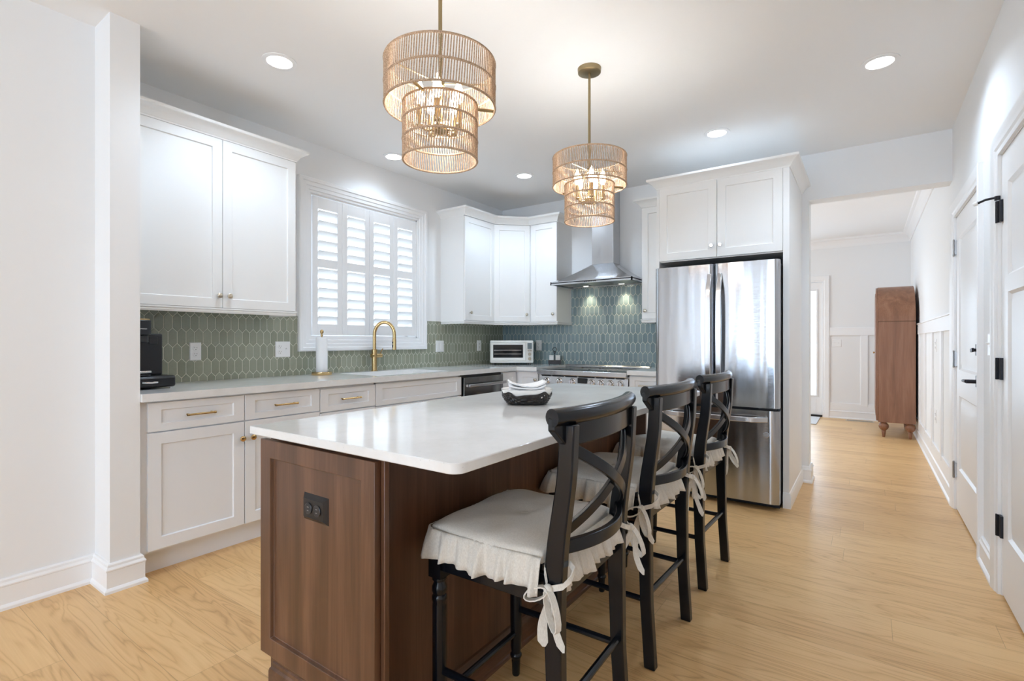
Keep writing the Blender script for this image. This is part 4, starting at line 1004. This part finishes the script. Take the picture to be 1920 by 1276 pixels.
# ------------------------------------------------------------------ bar stools
def post_x(z):  # back face of a rear post, local x
    pts = [(0, .217), (.236, .202), (.474, .200), (.56, .201), (.688, .210), (.846, .231), (.985, .237)]
    for (a, xa), (b, xb_) in zip(pts, pts[1:]):
        if z <= b:
            t_ = (z - a) / (b - a); return xa + (xb_ - xa) * t_
    return pts[-1][1]
def bow(y, h=.042, W=.26): return h * (1 - (y / W) ** 2)
def make_stool(label):
    o = thing('bar_stool', label, 'bar stool', (0, 0, 0), group='black cross-back bar stools at the island')
    YR_, YFt = .196, .199
    for s_ in (-1, 1):   # rear post = rear leg and back upright in one piece
        n = 26; v = []; f = []
        for i in range(n + 1):
            z = .975 * i / n; xb_ = post_x(z) + (.002 if False else 0)
            dep = .041 + .010 * math.exp(-((z - .58) / .2) ** 2); th = .033
            y0, y1 = s_ * YR_ - th / 2, s_ * YR_ + th / 2
            v += [(xb_ - dep, y0, z), (xb_, y0, z), (xb_, y1, z), (xb_ - dep, y1, z)]
        for i in range(n):
            for k in range(4): f.append((i * 4 + k, i * 4 + (k + 1) % 4, i * 4 + 4 + (k + 1) % 4, i * 4 + 4 + k))
        f += [(3, 2, 1, 0), (4 * n, 4 * n + 1, 4 * n + 2, 4 * n + 3)]
        MB().add(v, f).build('rear_post', STOOL, o, bevel=.004, angle=50)
    for s_ in (-1, 1):   # turned front legs
        m = MB(); y = s_ * YFt; x = -.2
        m.box(x - .022, x + .022, y - .022, y + .022, .503, .602)
        prof = [(.0115, 0), (.0135, .004), (.0155, .055), (.017, .062), (.0205, .068), (.0205, .074), (.016, .08), (.0165, .086), (.0185, .1), (.0205, .2), (.0205, .42), (.0195, .43), (.0215, .436), (.0215, .446), (.018, .452), (.0215, .462), (.021, .474), (.0155, .486), (.0155, .49), (.021, .494), (.021, .5), (.017, .504)]
        m.lathe(prof, (x, y, 0), n=20)
        m.build('front_leg', STOOL, o, angle=40)
    m = MB()
    m.box(-.205, .178, -YFt - .012, -YFt + .008, .524, .602); m.box(-.205, .178, YFt - .008, YFt + .012, .524, .602)
    m.box(-.212, -.192, -YFt, YFt, .524, .602); m.box(.162, .18, -YR_, YR_, .524, .594)
    m.build('apron', STOOL, o, bevel=.002)
    MB().prism(rrect(-.215, .165, -.205, .205, .03, 4), .602, .622, 'z').build('seat', STOOL, o, bevel=.004)
    for s_ in (-1, 1):
        MB().cyl((-.2, s_ * YFt, .235), (.175, s_ * YR_, .238), .0105, n=10).build('stretcher', STOOL, o)
    MB().cyl((-.2, -YFt, .15), (-.2, YFt, .15), .0105, n=10).build('stretcher', STOOL, o)
    MB().cyl((.183, -YR_, .258), (.183, YR_, .258), .0105, n=10).build('stretcher', STOOL, o)
    # crest: board and roll
    x0 = .180
    nY = 24; ys_ = [-.247 + .494 * i / nY for i in range(nY + 1)]
    m = MB(); v = []; f = []
    for y in ys_:
        e = max(0, abs(y) - .207) / .04; zb_ = .92 + .042 * min(1, e); xc = x0 + bow(y)
        v += [(xc, y, zb_), (xc + .021, y, zb_), (xc + .021, y, .992), (xc, y, .992)]
    for i in range(nY):
        for k in range(4): f.append((i * 4 + k, i * 4 + (k + 1) % 4, i * 4 + 4 + (k + 1) % 4, i * 4 + 4 + k))
    f += [(3, 2, 1, 0), tuple(range(4 * nY, 4 * nY + 4))]
    m.add(v, f); cb_ = m.build('crest_rail', STOOL, o, bevel=.003, angle=40)
    m = MB(); m.tube([(x0 + .012 + bow(y), y, .993) for y in ys_], .022, n=16); m.build('crest_roll', STOOL, cb_, angle=50)
    # crossed slats and lower rail
    for s_, dx in ((-1, 0), (1, .011)):
        n = 20; P = []
        for i in range(n + 1):
            t_ = i / n; y = s_ * (-.186 + .372 * t_); z = .915 - .225 * t_
            P.append((post_x(z) - .03 + dx - .006 + bow(y, .058, .19), y, z))
        MB().ribbon(P, [Vector((0, -(P[min(i + 1, n)][2] - P[max(i - 1, 0)][2]), (P[min(i + 1, n)][1] - P[max(i - 1, 0)][1]))) for i in range(n + 1)], .03, .011).build('cross_slat', STOOL, o, bevel=.002, angle=50)
    n = 20; P = []
    for i in range(n + 1):
        y = -.188 + .376 * i / n; P.append((post_x(.665) - .028 + bow(y, .058, .19), y, .665))
    MB().ribbon(P, (0, 0, 1), .034, .018).build('lower_rail', STOOL, o, bevel=.003, angle=50)
    return o
def make_cushion(label, seed):
    rnd = random.Random(seed)
    o = thing('seat_cushion', label, 'cushion', (0, 0, .622), group='ruffled linen seat cushions on the bar stools')
    oz = Vector((0, 0, .622))
    a0, a1, hy_ = -.232, .158, .222
    def sup(u, v):   # square -> rounded square
        x, y = 2 * u - 1, 2 * v - 1
        return x * math.sqrt(1 - .12 * y * y), y * math.sqrt(1 - .12 * x * x)
    def top(u, v):
        x, y = sup(u, v); e = (1 - abs(x) ** 5) * (1 - abs(y) ** 5)
        z = .640 + .026 * max(0, e) ** .5 - .010 * math.exp(-((x * .2) ** 2 + (y * .2) ** 2) / .0010) + .0022 * math.sin(9 * x + seed) * math.sin(7 * y + 2 * seed)
        return ((a0 + a1) / 2 + x * (a1 - a0) / 2, y * hy_, z)
    def bot(u, v):
        p = top(u, v); return (p[0] * .995, p[1] * .995, .6235)
    m = MB(); n = 30
    m.grid(top, n, n); m.grid(bot, n, n)
    rim = [(i, 0) for i in range(n)] + [(n - 1, j) for j in range(1, n)] + [(i, n - 1) for i in range(n - 2, -1, -1)] + [(0, j) for j in range(n - 2, 0, -1)]
    v = [top(i / (n - 1), j / (n - 1)) for i, j in rim] + [bot(i / (n - 1), j / (n - 1)) for i, j in rim]; q = len(rim)
    m.add(v, [(k, (k + 1) % q, q + (k + 1) % q, q + k) for k in range(q)])
    m.bm.verts.ensure_lookup_table(); bmesh.ops.remove_doubles(m.bm, verts=m.bm.verts[:], dist=.0004)
    m.build('cushion_pad', LINEN, o, angle=80)
    MB().sphere(((a0 + a1) / 2, 0, .6565), .013, (1, 1, .3)).build('button', LINEN, o)
    # ruffle: side, front, side, and a short back skirt between the posts
    m = MB()
    def skirt(path, drop, flare, waves, amp):
        P = [Vector(p) for p in path]; Ls = [0]
        for p, q_ in zip(P, P[1:]): Ls.append(Ls[-1] + (q_ - p).length)
        tot = Ls[-1]; nu = max(24, int(tot / .0045)); ph = rnd.uniform(0, 6)
        def at(s_):
            for k in range(len(P) - 1):
                if s_ <= Ls[k + 1] + 1e-9:
                    t_ = (s_ - Ls[k]) / max(1e-9, Ls[k + 1] - Ls[k]); d = (P[k + 1] - P[k]).normalized(); return P[k].lerp(P[k + 1], t_), d
            return P[-1], (P[-1] - P[-2]).normalized()
        ph2 = [rnd.uniform(0, 6) for _ in range(4)]
        def fn(u, v):
            s_ = u * tot; p, d = at(s_)
            # average normal near corners
            pa, da = at(max(0, s_ - .02)); pb, db = at(min(tot, s_ + .02)); d = (da + db).normalized()
            nrm = Vector((d.y, -d.x))
            w_ = (1 - 2 * abs(math.sin(PI * waves * u + ph))) * .6 + .6 * math.sin(2 * PI * waves * u + ph) + .5 * math.sin(2 * PI * waves * 1.73 * u + ph2[0]) + .3 * math.sin(2 * PI * waves * 3.1 * u + ph2[1])
            gath = .0016 * math.sin(2 * PI * waves * 5 * u + ph2[2]) * (1 - v)
            out = .004 + flare * v ** .8 + amp * w_ * v + gath
            out = max(.003 + .006 * v, out)
            side = .006 * math.sin(2 * PI * waves * u + ph2[3]) * v
            z = .643 - drop * v ** 1.15 + .006 * (1 - v) * v * 4 + .006 * v * math.sin(2 * PI * waves * .5 * u + ph2[1])
            q_ = p + nrm * out + d * side
            return (q_.x, q_.y, z)
        m.grid(fn, nu, 9)
    k = 1.0
    skirt([(.150, -.214), (a0 + .03, -.219), (a0, -.20), (a0 - .002, .20), (a0 + .03, .219), (.150, .214)][::-1], .079, .025, 12, .0165)
    skirt([(.160, -.172), (.160, .172)], .085, .034, 5, .010)
    ob = m.build('ruffle', LINEN, o, angle=80)
    sm = ob.modifiers.new('thickness', 'SOLIDIFY'); sm.thickness = .0018
    # ties round the rear posts
    for s_ in (-1, 1):
        m = MB(); y = s_ * .196; kx, ky, kz = (.172, y - .022, .575) if s_ < 0 else (.214, y + .012, .60)
        # loop round the post
        hw = .019
        lp = [(.145, y * .93, .632), (.158, y - hw, .61), (kx - .006, ky, kz + .008)] if s_ < 0 else [(.150, y * .93, .634), (.172, y - hw, .62), (.212, y - hw, .612), (.219, y, .604), (kx, ky, kz + .006)]
        m.ribbon(lp, (0, 0, 1), .015, .004)
        lp = [(kx + .004, ky - .001, kz), (.21, ky, kz + .014), (.224, y - .01, kz + .03), (.224, y + .01, kz + .045), (.205, y + hw, kz + .055), (.17, y + hw, kz + .055)] if s_ < 0 else [(kx, ky, kz), (.2, y + hw, kz + .01), (.16, y + hw, kz + .02)]
        m.ribbon(lp, (0, 0, 1), .015, .004)
        m.sphere((kx, ky - (.005 if s_ < 0 else -.004), kz), .013, (1, .75, .95))
        # bow loops and tails
        def loop(dx, dy, dz, ln_, wd):
            P = []; D = Vector((dx, dy, dz)).normalized(); sd = D.cross(Vector((.3, 1, .2))).normalized()
            for i in range(15):
                t_ = i / 14; a = PI * 2 * t_
                P.append(Vector((kx, ky - .008 * (1 if s_ < 0 else -1), kz)) + D * ln_ * (1 - math.cos(a)) / 2 + sd * wd * math.sin(a))
            wv = D.cross(sd).normalized()
            m.ribbon(P, tuple(wv), .017, .003)
        r1 = rnd.uniform(-.15, .15)
        loop(-.75, -.25 * s_ * -1, -.45 + r1, .062, .014)
        loop(.35, .15 * s_, -.95, .095, .017)
        def tail(dx, dy, ln_, wd):
            P = [(kx + dx * t_ + .006 * math.sin(6 * t_ + seed), ky + dy * t_ - .006 * s_ * -1 * (1 if s_ > 0 else 1) + .004 * math.sin(5 * t_), kz - ln_ * t_) for t_ in [i / 10 for i in range(11)]]
            m.ribbon(P, (.85, .5, 0), [wd * (.7 + .5 * i / 10) if i < 10 else wd * .3 for i in range(11)], .003)
        tail(-.03 + r1 * .1, -.012 * -s_ * -1, .15 + rnd.uniform(-.02, .02), .024)
        tail(.035, .01, .12 + rnd.uniform(-.03, .04), .017)
        m.build('tie', LINEN, o, angle=60)
    return o
st = make_stool('nearest of the three black cross-back bar stools')
spots = [(-.806, 1.266, 1.2), (-.824, 1.972, -2.0), (-.822, 2.672, -2.0)]
names = ['nearest of the three black cross-back bar stools, beside the island end', 'middle black cross-back bar stool at the island', 'farthest black cross-back bar stool, in front of the refrigerator']
cn = ['ruffled beige linen cushion on the nearest bar stool', 'ruffled beige linen cushion on the middle bar stool', 'ruffled beige linen cushion on the farthest bar stool, in front of the refrigerator']
for i, (x, y, a) in enumerate(spots):
    o = st if i == 0 else copy_tree(st)
    o.location = (x, y, 0); o.rotation_euler.z = math.radians(a); o['label'] = names[i]
    c = make_cushion(cn[i], i + 1); c.location = (x, y, .622); c.rotation_euler.z = math.radians(a)

# ------------------------------------------------------------------ things on the counters
# faucet
fa = thing('faucet', 'brushed brass pull-down faucet behind the sink', 'faucet', (-3.455, 2.86, .914))
fx, fy = -3.455, 2.86
MB().lathe([(.001, 0), (.028, 0), (.028, .006), (.0225, .009), (.0225, .155), (.024, .157), (.024, .185), (.018, .187), (.001, .187)], (fx, fy, .914), n=24).build('faucet_base', BRASS, fa)
dvx, dvy = .80, .60        # spout direction
P = [(fx, fy, 1.095), (fx, fy, 1.21)] + [(fx + dvx * (.085 - .085 * math.cos(math.radians(a))), fy + dvy * (.085 - .085 * math.cos(math.radians(a))), 1.225 + .085 * 1.25 * math.sin(math.radians(a))) for a in range(0, 181, 12)] + [(fx + dvx * .17, fy + dvy * .17, 1.19)]
MB().tube(P, .0145, n=16).build('spout', BRASS, fa, angle=60)
hdp = (fx + dvx * .17, fy + dvy * .17)
sh_ = MB().lathe([(.0135, 1.095), (.0165, 1.098), (.0165, 1.18), (.0145, 1.195)], (hdp[0], hdp[1], 0), n=18).build('spray_head', BRASS, fa)
m = MB(); m.box(hdp[0] - .004, hdp[0] + .004, hdp[1] - .021, hdp[1] - .014, 1.15, 1.165); m.box(hdp[0] - .004, hdp[0] + .004, hdp[1] - .021, hdp[1] - .014, 1.115, 1.14)
m.build('spray_button', BLACKP, sh_)
m = MB(); m.cyl((fx, fy - .03, 1.045), (fx, fy + .075, 1.045), .0175, n=18); hb_ = m.build('handle_body', BRASS, fa)
m = MB(); m.tube([(fx, fy + .062, 1.06), (fx + .01, fy + .068, 1.085), (fx + .012, fy + .08, 1.105)], [.004, .004, .005], n=8); m.build('lever', BRASS, hb_)
# paper towel holder
px, py = -3.39, 2.305
ph = thing('paper_towel_holder', 'brass upright paper towel holder left of the sink', 'paper towel holder', (px, py, .914))
MB().lathe([(.001, 0), (.073, 0), (.075, .004), (.075, .02), (.073, .023), (.001, .023)], (px, py, .914), n=36).build('holder_base', BRASS, ph)
MB().lathe([(.006, .02), (.006, .295), (.009, .297), (.009, .305), (.005, .307), (.005, .311), (.0125, .318), (.014, .328), (.0115, .338), (.005, .343), (.001, .344)], (px, py, .914), n=18).build('finial_rod', BRASS, ph)
o = MB().lathe([(.011, .0235), (.041, .0235), (.042, .026), (.042, .284), (.041, .286), (.011, .286)], (px, py, .914), n=32, caps=False).build('paper_towel_roll', PAPER); tag(o, 'slim roll of white paper towel on the brass holder', 'paper towel')
# coffee maker on its capsule drawer
dr_ = thing('storage_drawer', 'black capsule drawer with silver handle under the coffee maker', 'drawer', (-3.28, 1.09, .914))
MB().box(-3.47, -3.125, .985, 1.213, .922, .984).build('drawer_body', BLACKP, dr_, bevel=.012, seg=3)
m = MB(); m.box(-3.13, -3.112, .992, 1.206, .93, .977); df_ = m.build('drawer_front', BLACKP, dr_, bevel=.006)
m = MB(); m.tube([(-3.112, 1.052, .952), (-3.1, 1.06, .952), (-3.098, 1.087, .951), (-3.1, 1.114, .953), (-3.112, 1.122, .953)], .0055, n=8); m.build('handle', CHROME, df_)
m = MB()
for x in (-3.44, -3.15):
    for y in (1.0, 1.198): m.cyl((x, y, .914), (x, y, .924), .008, n=10)
m.build('foot', CHROME, dr_)
cm = thing('coffee_maker', 'black capsule coffee maker standing on its drawer beside the wall end', 'coffee maker', (-3.28, 1.08, .984))
MB().box(-3.43, -3.23, .99, 1.187, .984, 1.213).build('water_tower', BLACKP, cm, bevel=.008)
m = MB(); m.prism(rrect(-3.40, -3.125, .985, 1.103, .03, 5), 1.205, 1.285, 'z'); hd_ = m.build('brew_head', BLACKP, cm, bevel=.005)
m = MB(); m.prism(rrect(-3.30, -3.135, .99, 1.095, .03, 5), 1.165, 1.2045, 'z'); m.build('spout_collar', BLACKP, cm, bevel=.004)
m = MB(); m.prism(rrect(-3.40, -3.13, .988, 1.10, .03, 5), 1.2855, 1.291, 'z'); m.build('lid_trim', BRASS, cm)
m = MB(); m.box(-3.232, -3.226, 1.12, 1.16, 1.155, 1.195); m.build('button', BLACKP, cm, bevel=.002)
m = MB(); m.box(-3.228, -3.13, .995, 1.095, .9845, .994); m.build('drip_tray', BLACKP, cm, bevel=.002)
m = MB(); m.box(-3.22, -3.128, .99, 1.098, 1.0, 1.014); m.build('cup_grid', CHROME, cm, bevel=.004)
def text_mesh(txt, size, M, mat, parent, name='lettering', ext=.0004):
    cu = bpy.data.curves.new('t', 'FONT'); cu.body = txt; cu.size = size; cu.extrude = ext; cu.align_x = 'CENTER'; cu.align_y = 'CENTER'
    ob = bpy.data.objects.new('t', cu); COL.objects.link(ob); bpy.context.view_layer.update()
    me = bpy.data.meshes.new_from_object(ob.evaluated_get(bpy.context.evaluated_depsgraph_get())); bpy.data.objects.remove(ob)
    me.transform(Matrix.Translation(-origin(parent)) @ M); me.materials.append(mat); me.name = name
    o = bpy.data.objects.new(name, me); COL.objects.link(o); o.parent = parent
    return o
text_mesh('nespresso', .0125, TR(-3.1245, 1.05, 1.238, 90) @ Matrix.Rotation(PI / 2, 4, 'X'), INKM, hd_)
# toaster oven, turned 45 degrees in the corner
tx, ty = -3.085, 4.385
to = thing('toaster_oven', 'cream toaster oven with dark window standing in the counter corner', 'toaster oven', (tx, ty, .914))
M = TR(tx, ty, .914, 38)     # local front face at y=0 facing -y, depth to +y
W2 = .232
MB().box(-W2, W2, .012, .33, .022, .262, M).build('oven_body', OVENW, to, bevel=.014, seg=3)
m = MB(); m.box(-W2 + .008, .148, 0, .016, .045, .24, M); od = m.build('oven_door', OVENW, to, bevel=.006)
MB().box(-.2, .118, -.0015, .002, .078, .216, M).build('oven_window', GLASSD, od, bevel=.006)
m = MB()
for z, xx in ((.158, .1), (.118, .1)):
    m.box(-.192, xx, -.004, -.001, z - .003, z + .003, M)
m.build('oven_rack', CHROME, to)
m = MB(); m.cyl(M @ Vector((-.215, -.022, .248)), M @ Vector((.14, -.022, .248)), .007, n=10)
for x in (-.205, .13): m.cyl(M @ Vector((x, .004, .244)), M @ Vector((x, -.022, .248)), .005, n=8)
m.build('door_handle', OVENW, od)
MB().box(.166, .212, -.001, .014, .172, .234, M).build('display', LCDM, to, bevel=.002)
for x, z, r in ((.176, .153, .009), (.203, .153, .009), (.190, .115, .017), (.190, .066, .017)):
    MB().lathe([(r, 0), (r, .012), (r * .85, .015)], n=18, M=M @ Matrix.Translation((x, .013, z - .006 + .006)) @ Matrix.Rotation(PI / 2, 4, 'X')).build('knob', NICKEL, to)
m = MB()
for x in (-.19, .19):
    for y in (.05, .29): m.cyl(M @ Vector((x, y, 0)), M @ Vector((x, y, .026)), .016, n=12)
m.build('foot', BLACKP, to)
# spice caddy with two shakers
sx_, sy_ = -2.745, 4.70
sc_ = thing('shaker_caddy', 'dark metal caddy with loop handle holding two shakers, left of the range', 'caddy', (sx_, sy_, .914))
M = TR(sx_, sy_, .914, 30)
m = MB(); m.box(-.066, .066, -.034, .034, .008, .014, M); m.box(-.066, .066, -.036, -.032, .008, .052, M); m.box(-.066, .066, .032, .036, .008, .052, M); m.box(-.068, -.064, -.036, .036, .008, .052, M); m.box(.064, .068, -.036, .036, .008, .052, M)
for x in (-.058, .058):
    for y in (-.028, .028): m.sphere(M @ Vector((x, y, .006)), .006, n=8, m=6)
m.build('tray', BASKETM, sc_)
m = MB(); m.cyl(M @ Vector((0, 0, .01)), M @ Vector((0, 0, .145)), .004, n=8)
m.tube([M @ Vector((.02 * math.cos(a), 0, .165 + .022 * math.sin(a))) for a in [2 * PI * k / 20 for k in range(20)]], .0035, n=6, closed=True)
m.tube([M @ Vector((.01 * math.cos(a), 0, .135 + .012 * math.sin(a))) for a in [2 * PI * k / 14 for k in range(14)]], .003, n=6, closed=True)
m.build('loop_handle', BLACKM, sc_)
for s_, nm in ((-1, 'left'), (1, 'right')):
    o = thing('shaker', 'small square white shaker, the %s one in the metal caddy' % nm, 'shaker', M @ Vector((s_ * .034, 0, .014)), group='shakers in the metal caddy')
    MB().box(s_ * .034 - .024, s_ * .034 + .024, -.024, .024, .0145, .088, M).build('shaker_jar', CERAM, o, bevel=.005)
    MB().box(s_ * .034 - .025, s_ * .034 + .025, -.025, .025, .0885, .104, M).build('shaker_lid', CERAM, o, bevel=.004)
# bread basket with dish and napkins on the island
bx, by = -1.150, 1.742
bk = thing('bread_basket', 'dark embossed metal basket with wavy rim on the island', 'basket', (bx, by, .914))
def oval(n, a, b): return [(a * math.copysign(abs(math.cos(q)) ** .62, math.cos(q)), b * math.copysign(abs(math.sin(q)) ** .62, math.sin(q))) for q in [2 * PI * k / n for k in range(n)]]
Mb = TR(bx, by, .914, 35.12)
n = 192; o0, o1 = oval(n, .082, .06), oval(n, .104, .078)
def bas(u, v):
    k = int(round(u * n)) % n; a = 2 * PI * k / n
    h = .046 + .008 * math.sin(5 * a + .6) + .003 * math.sin(11 * a)
    t_ = v; r = (.0016 * math.sin(26 * a + 14 * v) + .0014 * math.sin(-19 * a + 17 * v)) * math.sin(PI * v)
    x = o0[k][0] + (o1[k][0] - o0[k][0]) * t_; y = o0[k][1] + (o1[k][1] - o0[k][1]) * t_; q = math.hypot(x, y)
    return (x * (1 + r / q), y * (1 + r / q), .003 + (h - .003) * t_)
m = MB(); m.grid(bas, n, 22, closed_u=True, M=Mb); m.add([(x, y, .003) for x, y in o0], [tuple(range(n))], Mb)
ob = m.build('basket_wall', BASKETM, bk, angle=70); md = ob.modifiers.new('thickness', 'SOLIDIFY'); md.thickness = .003
m = MB()
for x, y in ((-.06, -.035), (.06, -.035), (-.06, .035), (.06, .035)): m.sphere(Mb @ Vector((x, y, .003)), .005, (1, 1, .6), n=8, m=6)
m.build('foot', BASKETM, bk)
ds = thing('serving_dish', 'white oval ceramic dish set in the dark metal basket', 'dish', (bx, by, .93))
q0, q1 = oval(n, .074, .053), oval(n, .106, .08)
prof = [(0, .008), (.55, .03), (.85, .052), (.95, .058), (1.0, .062), (.93, .060), (.8, .053), (.5, .034), (0, .013)]
def dish(u, v):
    k = int(round(u * n)) % n; i = min(len(prof) - 1, int(round(v * (len(prof) - 1)))); t_, z = prof[i]
    s_ = .985 if i >= 5 else 1
    return ((q0[k][0] + (q1[k][0] - q0[k][0]) * t_) * s_, (q0[k][1] + (q1[k][1] - q0[k][1]) * t_) * s_, z)
m = MB(); m.grid(dish, n, len(prof), closed_u=True, M=Mb); m.add([(x, y, .008) for x, y in q0] + [(x * .985, y * .985, .013) for x, y in q0], [tuple(range(n)), tuple(range(n, 2 * n))], Mb); m.build('dish_body', CERAM, ds, angle=60)
nk = thing('napkin_stack', 'stack of white paper napkins in the oval dish', 'napkins', (bx, by, .945))
NAP = plain('napkin_paper', (.88, .88, .88, 1), .95, bump=.1, bscale=120)
for i in range(4):
    zz = .048 + .010 * i; sg = (i % 2 * 2 - 1)
    def nap(u, v, zz=zz, i=i):
        x, y = (u - .5) * .148, (v - .5) * .112
        z = zz + (.010 + .003 * i) * (abs(2 * u - 1) ** 2.2) * (1 if i > 1 else .7) + .004 * math.sin(7 * u + i) * (v - .5)
        a = .05 * (i - 1.5)
        return (x * math.cos(a) - y * math.sin(a), x * math.sin(a) + y * math.cos(a), z)
    m = MB(); m.grid(nap, 14, 8, M=Mb); ob = m.build('napkin', NAP, nk, angle=60); md = ob.modifiers.new('thickness', 'SOLIDIFY'); md.thickness = .006; md.offset = -1

# ------------------------------------------------------------------ hall: hutch, vent, mat
hx0, hx1, hy0, hy1 = .115, .475, 7.585, 8.545
ht = thing('hutch', 'tall arched walnut hutch on turned feet at the end of the hall', 'cabinet', (.29, 8.06, 0))
r = (hy1 - hy0) / 2; yc = (hy0 + hy1) / 2; zs_ = 1.405
MB().box(hx0, hx1, hy0, hy1, .185, zs_ - .002).build('hutch_body', HUTCHM, ht, bevel=.004)
MB().prism([(hy0, zs_ + .002), (hy1, zs_ + .002)] + [(yc + r * math.cos(a), zs_ + .002 + (r - .03) * math.sin(a)) for a in [PI * k / 32 for k in range(1, 32)]], hx0, hx1, 'x').build('arched_top', HUTCHM, ht, bevel=.004)
MB().box(hx0 + .01, hx1 - .002, hy0 + .004, hy1 - .004, zs_ - .003, zs_ + .003).build('shadow_seam', plain('seam_brown', (.08, .045, .03, 1), .5, bump=.05), ht)
for s_ in (0, 1):
    ya, yb_ = (hy0 + .006, yc - .002) if s_ == 0 else (yc + .002, hy1 - .006)
    pts = [(ya, .2), (yb_, .2)]
    aa = [PI * k / 40 for k in range(41)]
    rr = r - .006
    top_ = [(yc + rr * math.cos(a), zs_ + (rr - .03) * math.sin(a)) for a in aa if (ya - .001) <= yc + rr * math.cos(a) <= (yb_ + .001)]
    poly = [(ya, .2), (yb_, .2)] + ([(yb_, top_[0][1])] if s_ == 0 else []) + top_ + ([(ya, top_[-1][1])] if s_ == 1 else [])
    dd = MB().prism(poly, hx0 - .02, hx0 - .001, 'x').build('hutch_door', HUTCHM, ht, bevel=.002)
    pan = [(yc + (y - yc) * .86 + (-.0 if s_ else 0), .95 + (z - .95) * .93) for y, z in poly]
    MB().prism([(((y - (ya + yb_) / 2) * .8) + (ya + yb_) / 2, .95 + (z - .95) * .92) for y, z in poly], hx0 - .026, hx0 - .02, 'x').build('door_panel', HUTCHM, dd, bevel=.003)
    knob((hx0 - .02, yc + (.03 if s_ else -.03), 1.02), (-1, 0, 0), dd, BRASS, .011)
for x in (hx0 + .055, hx1 - .05):
    for y in (hy0 + .05, hy1 - .05):
        MB().lathe([(.011, 0), (.014, .004), (.023, .075), (.02, .082), (.03, .09), (.047, .112), (.052, .135), (.046, .16), (.03, .176), (.03, .186)], (x, y, 0), n=22).build('leg', HUTCHM, ht)
vt = thing('floor_vent', 'metal floor register by the far hall baseboard', 'floor vent', (-.08, 8.93, 0))
MB().box(-.255, .09, 8.875, 8.985, 0, .004).build('vent_frame', VENTM, vt, bevel=.001)
m = MB()
for k in range(22): m.box(-.235 + k * .014, -.227 + k * .014, 8.893, 8.967, .0042, .005)
m.build('slots', DARK, vt)
o = MB().box(-1.4, -.575, 8.2, 8.99, 0, .012).build('door_mat', MATM, bevel=.004); tag(o, 'pale woven mat in front of the glazed hall door', 'mat')
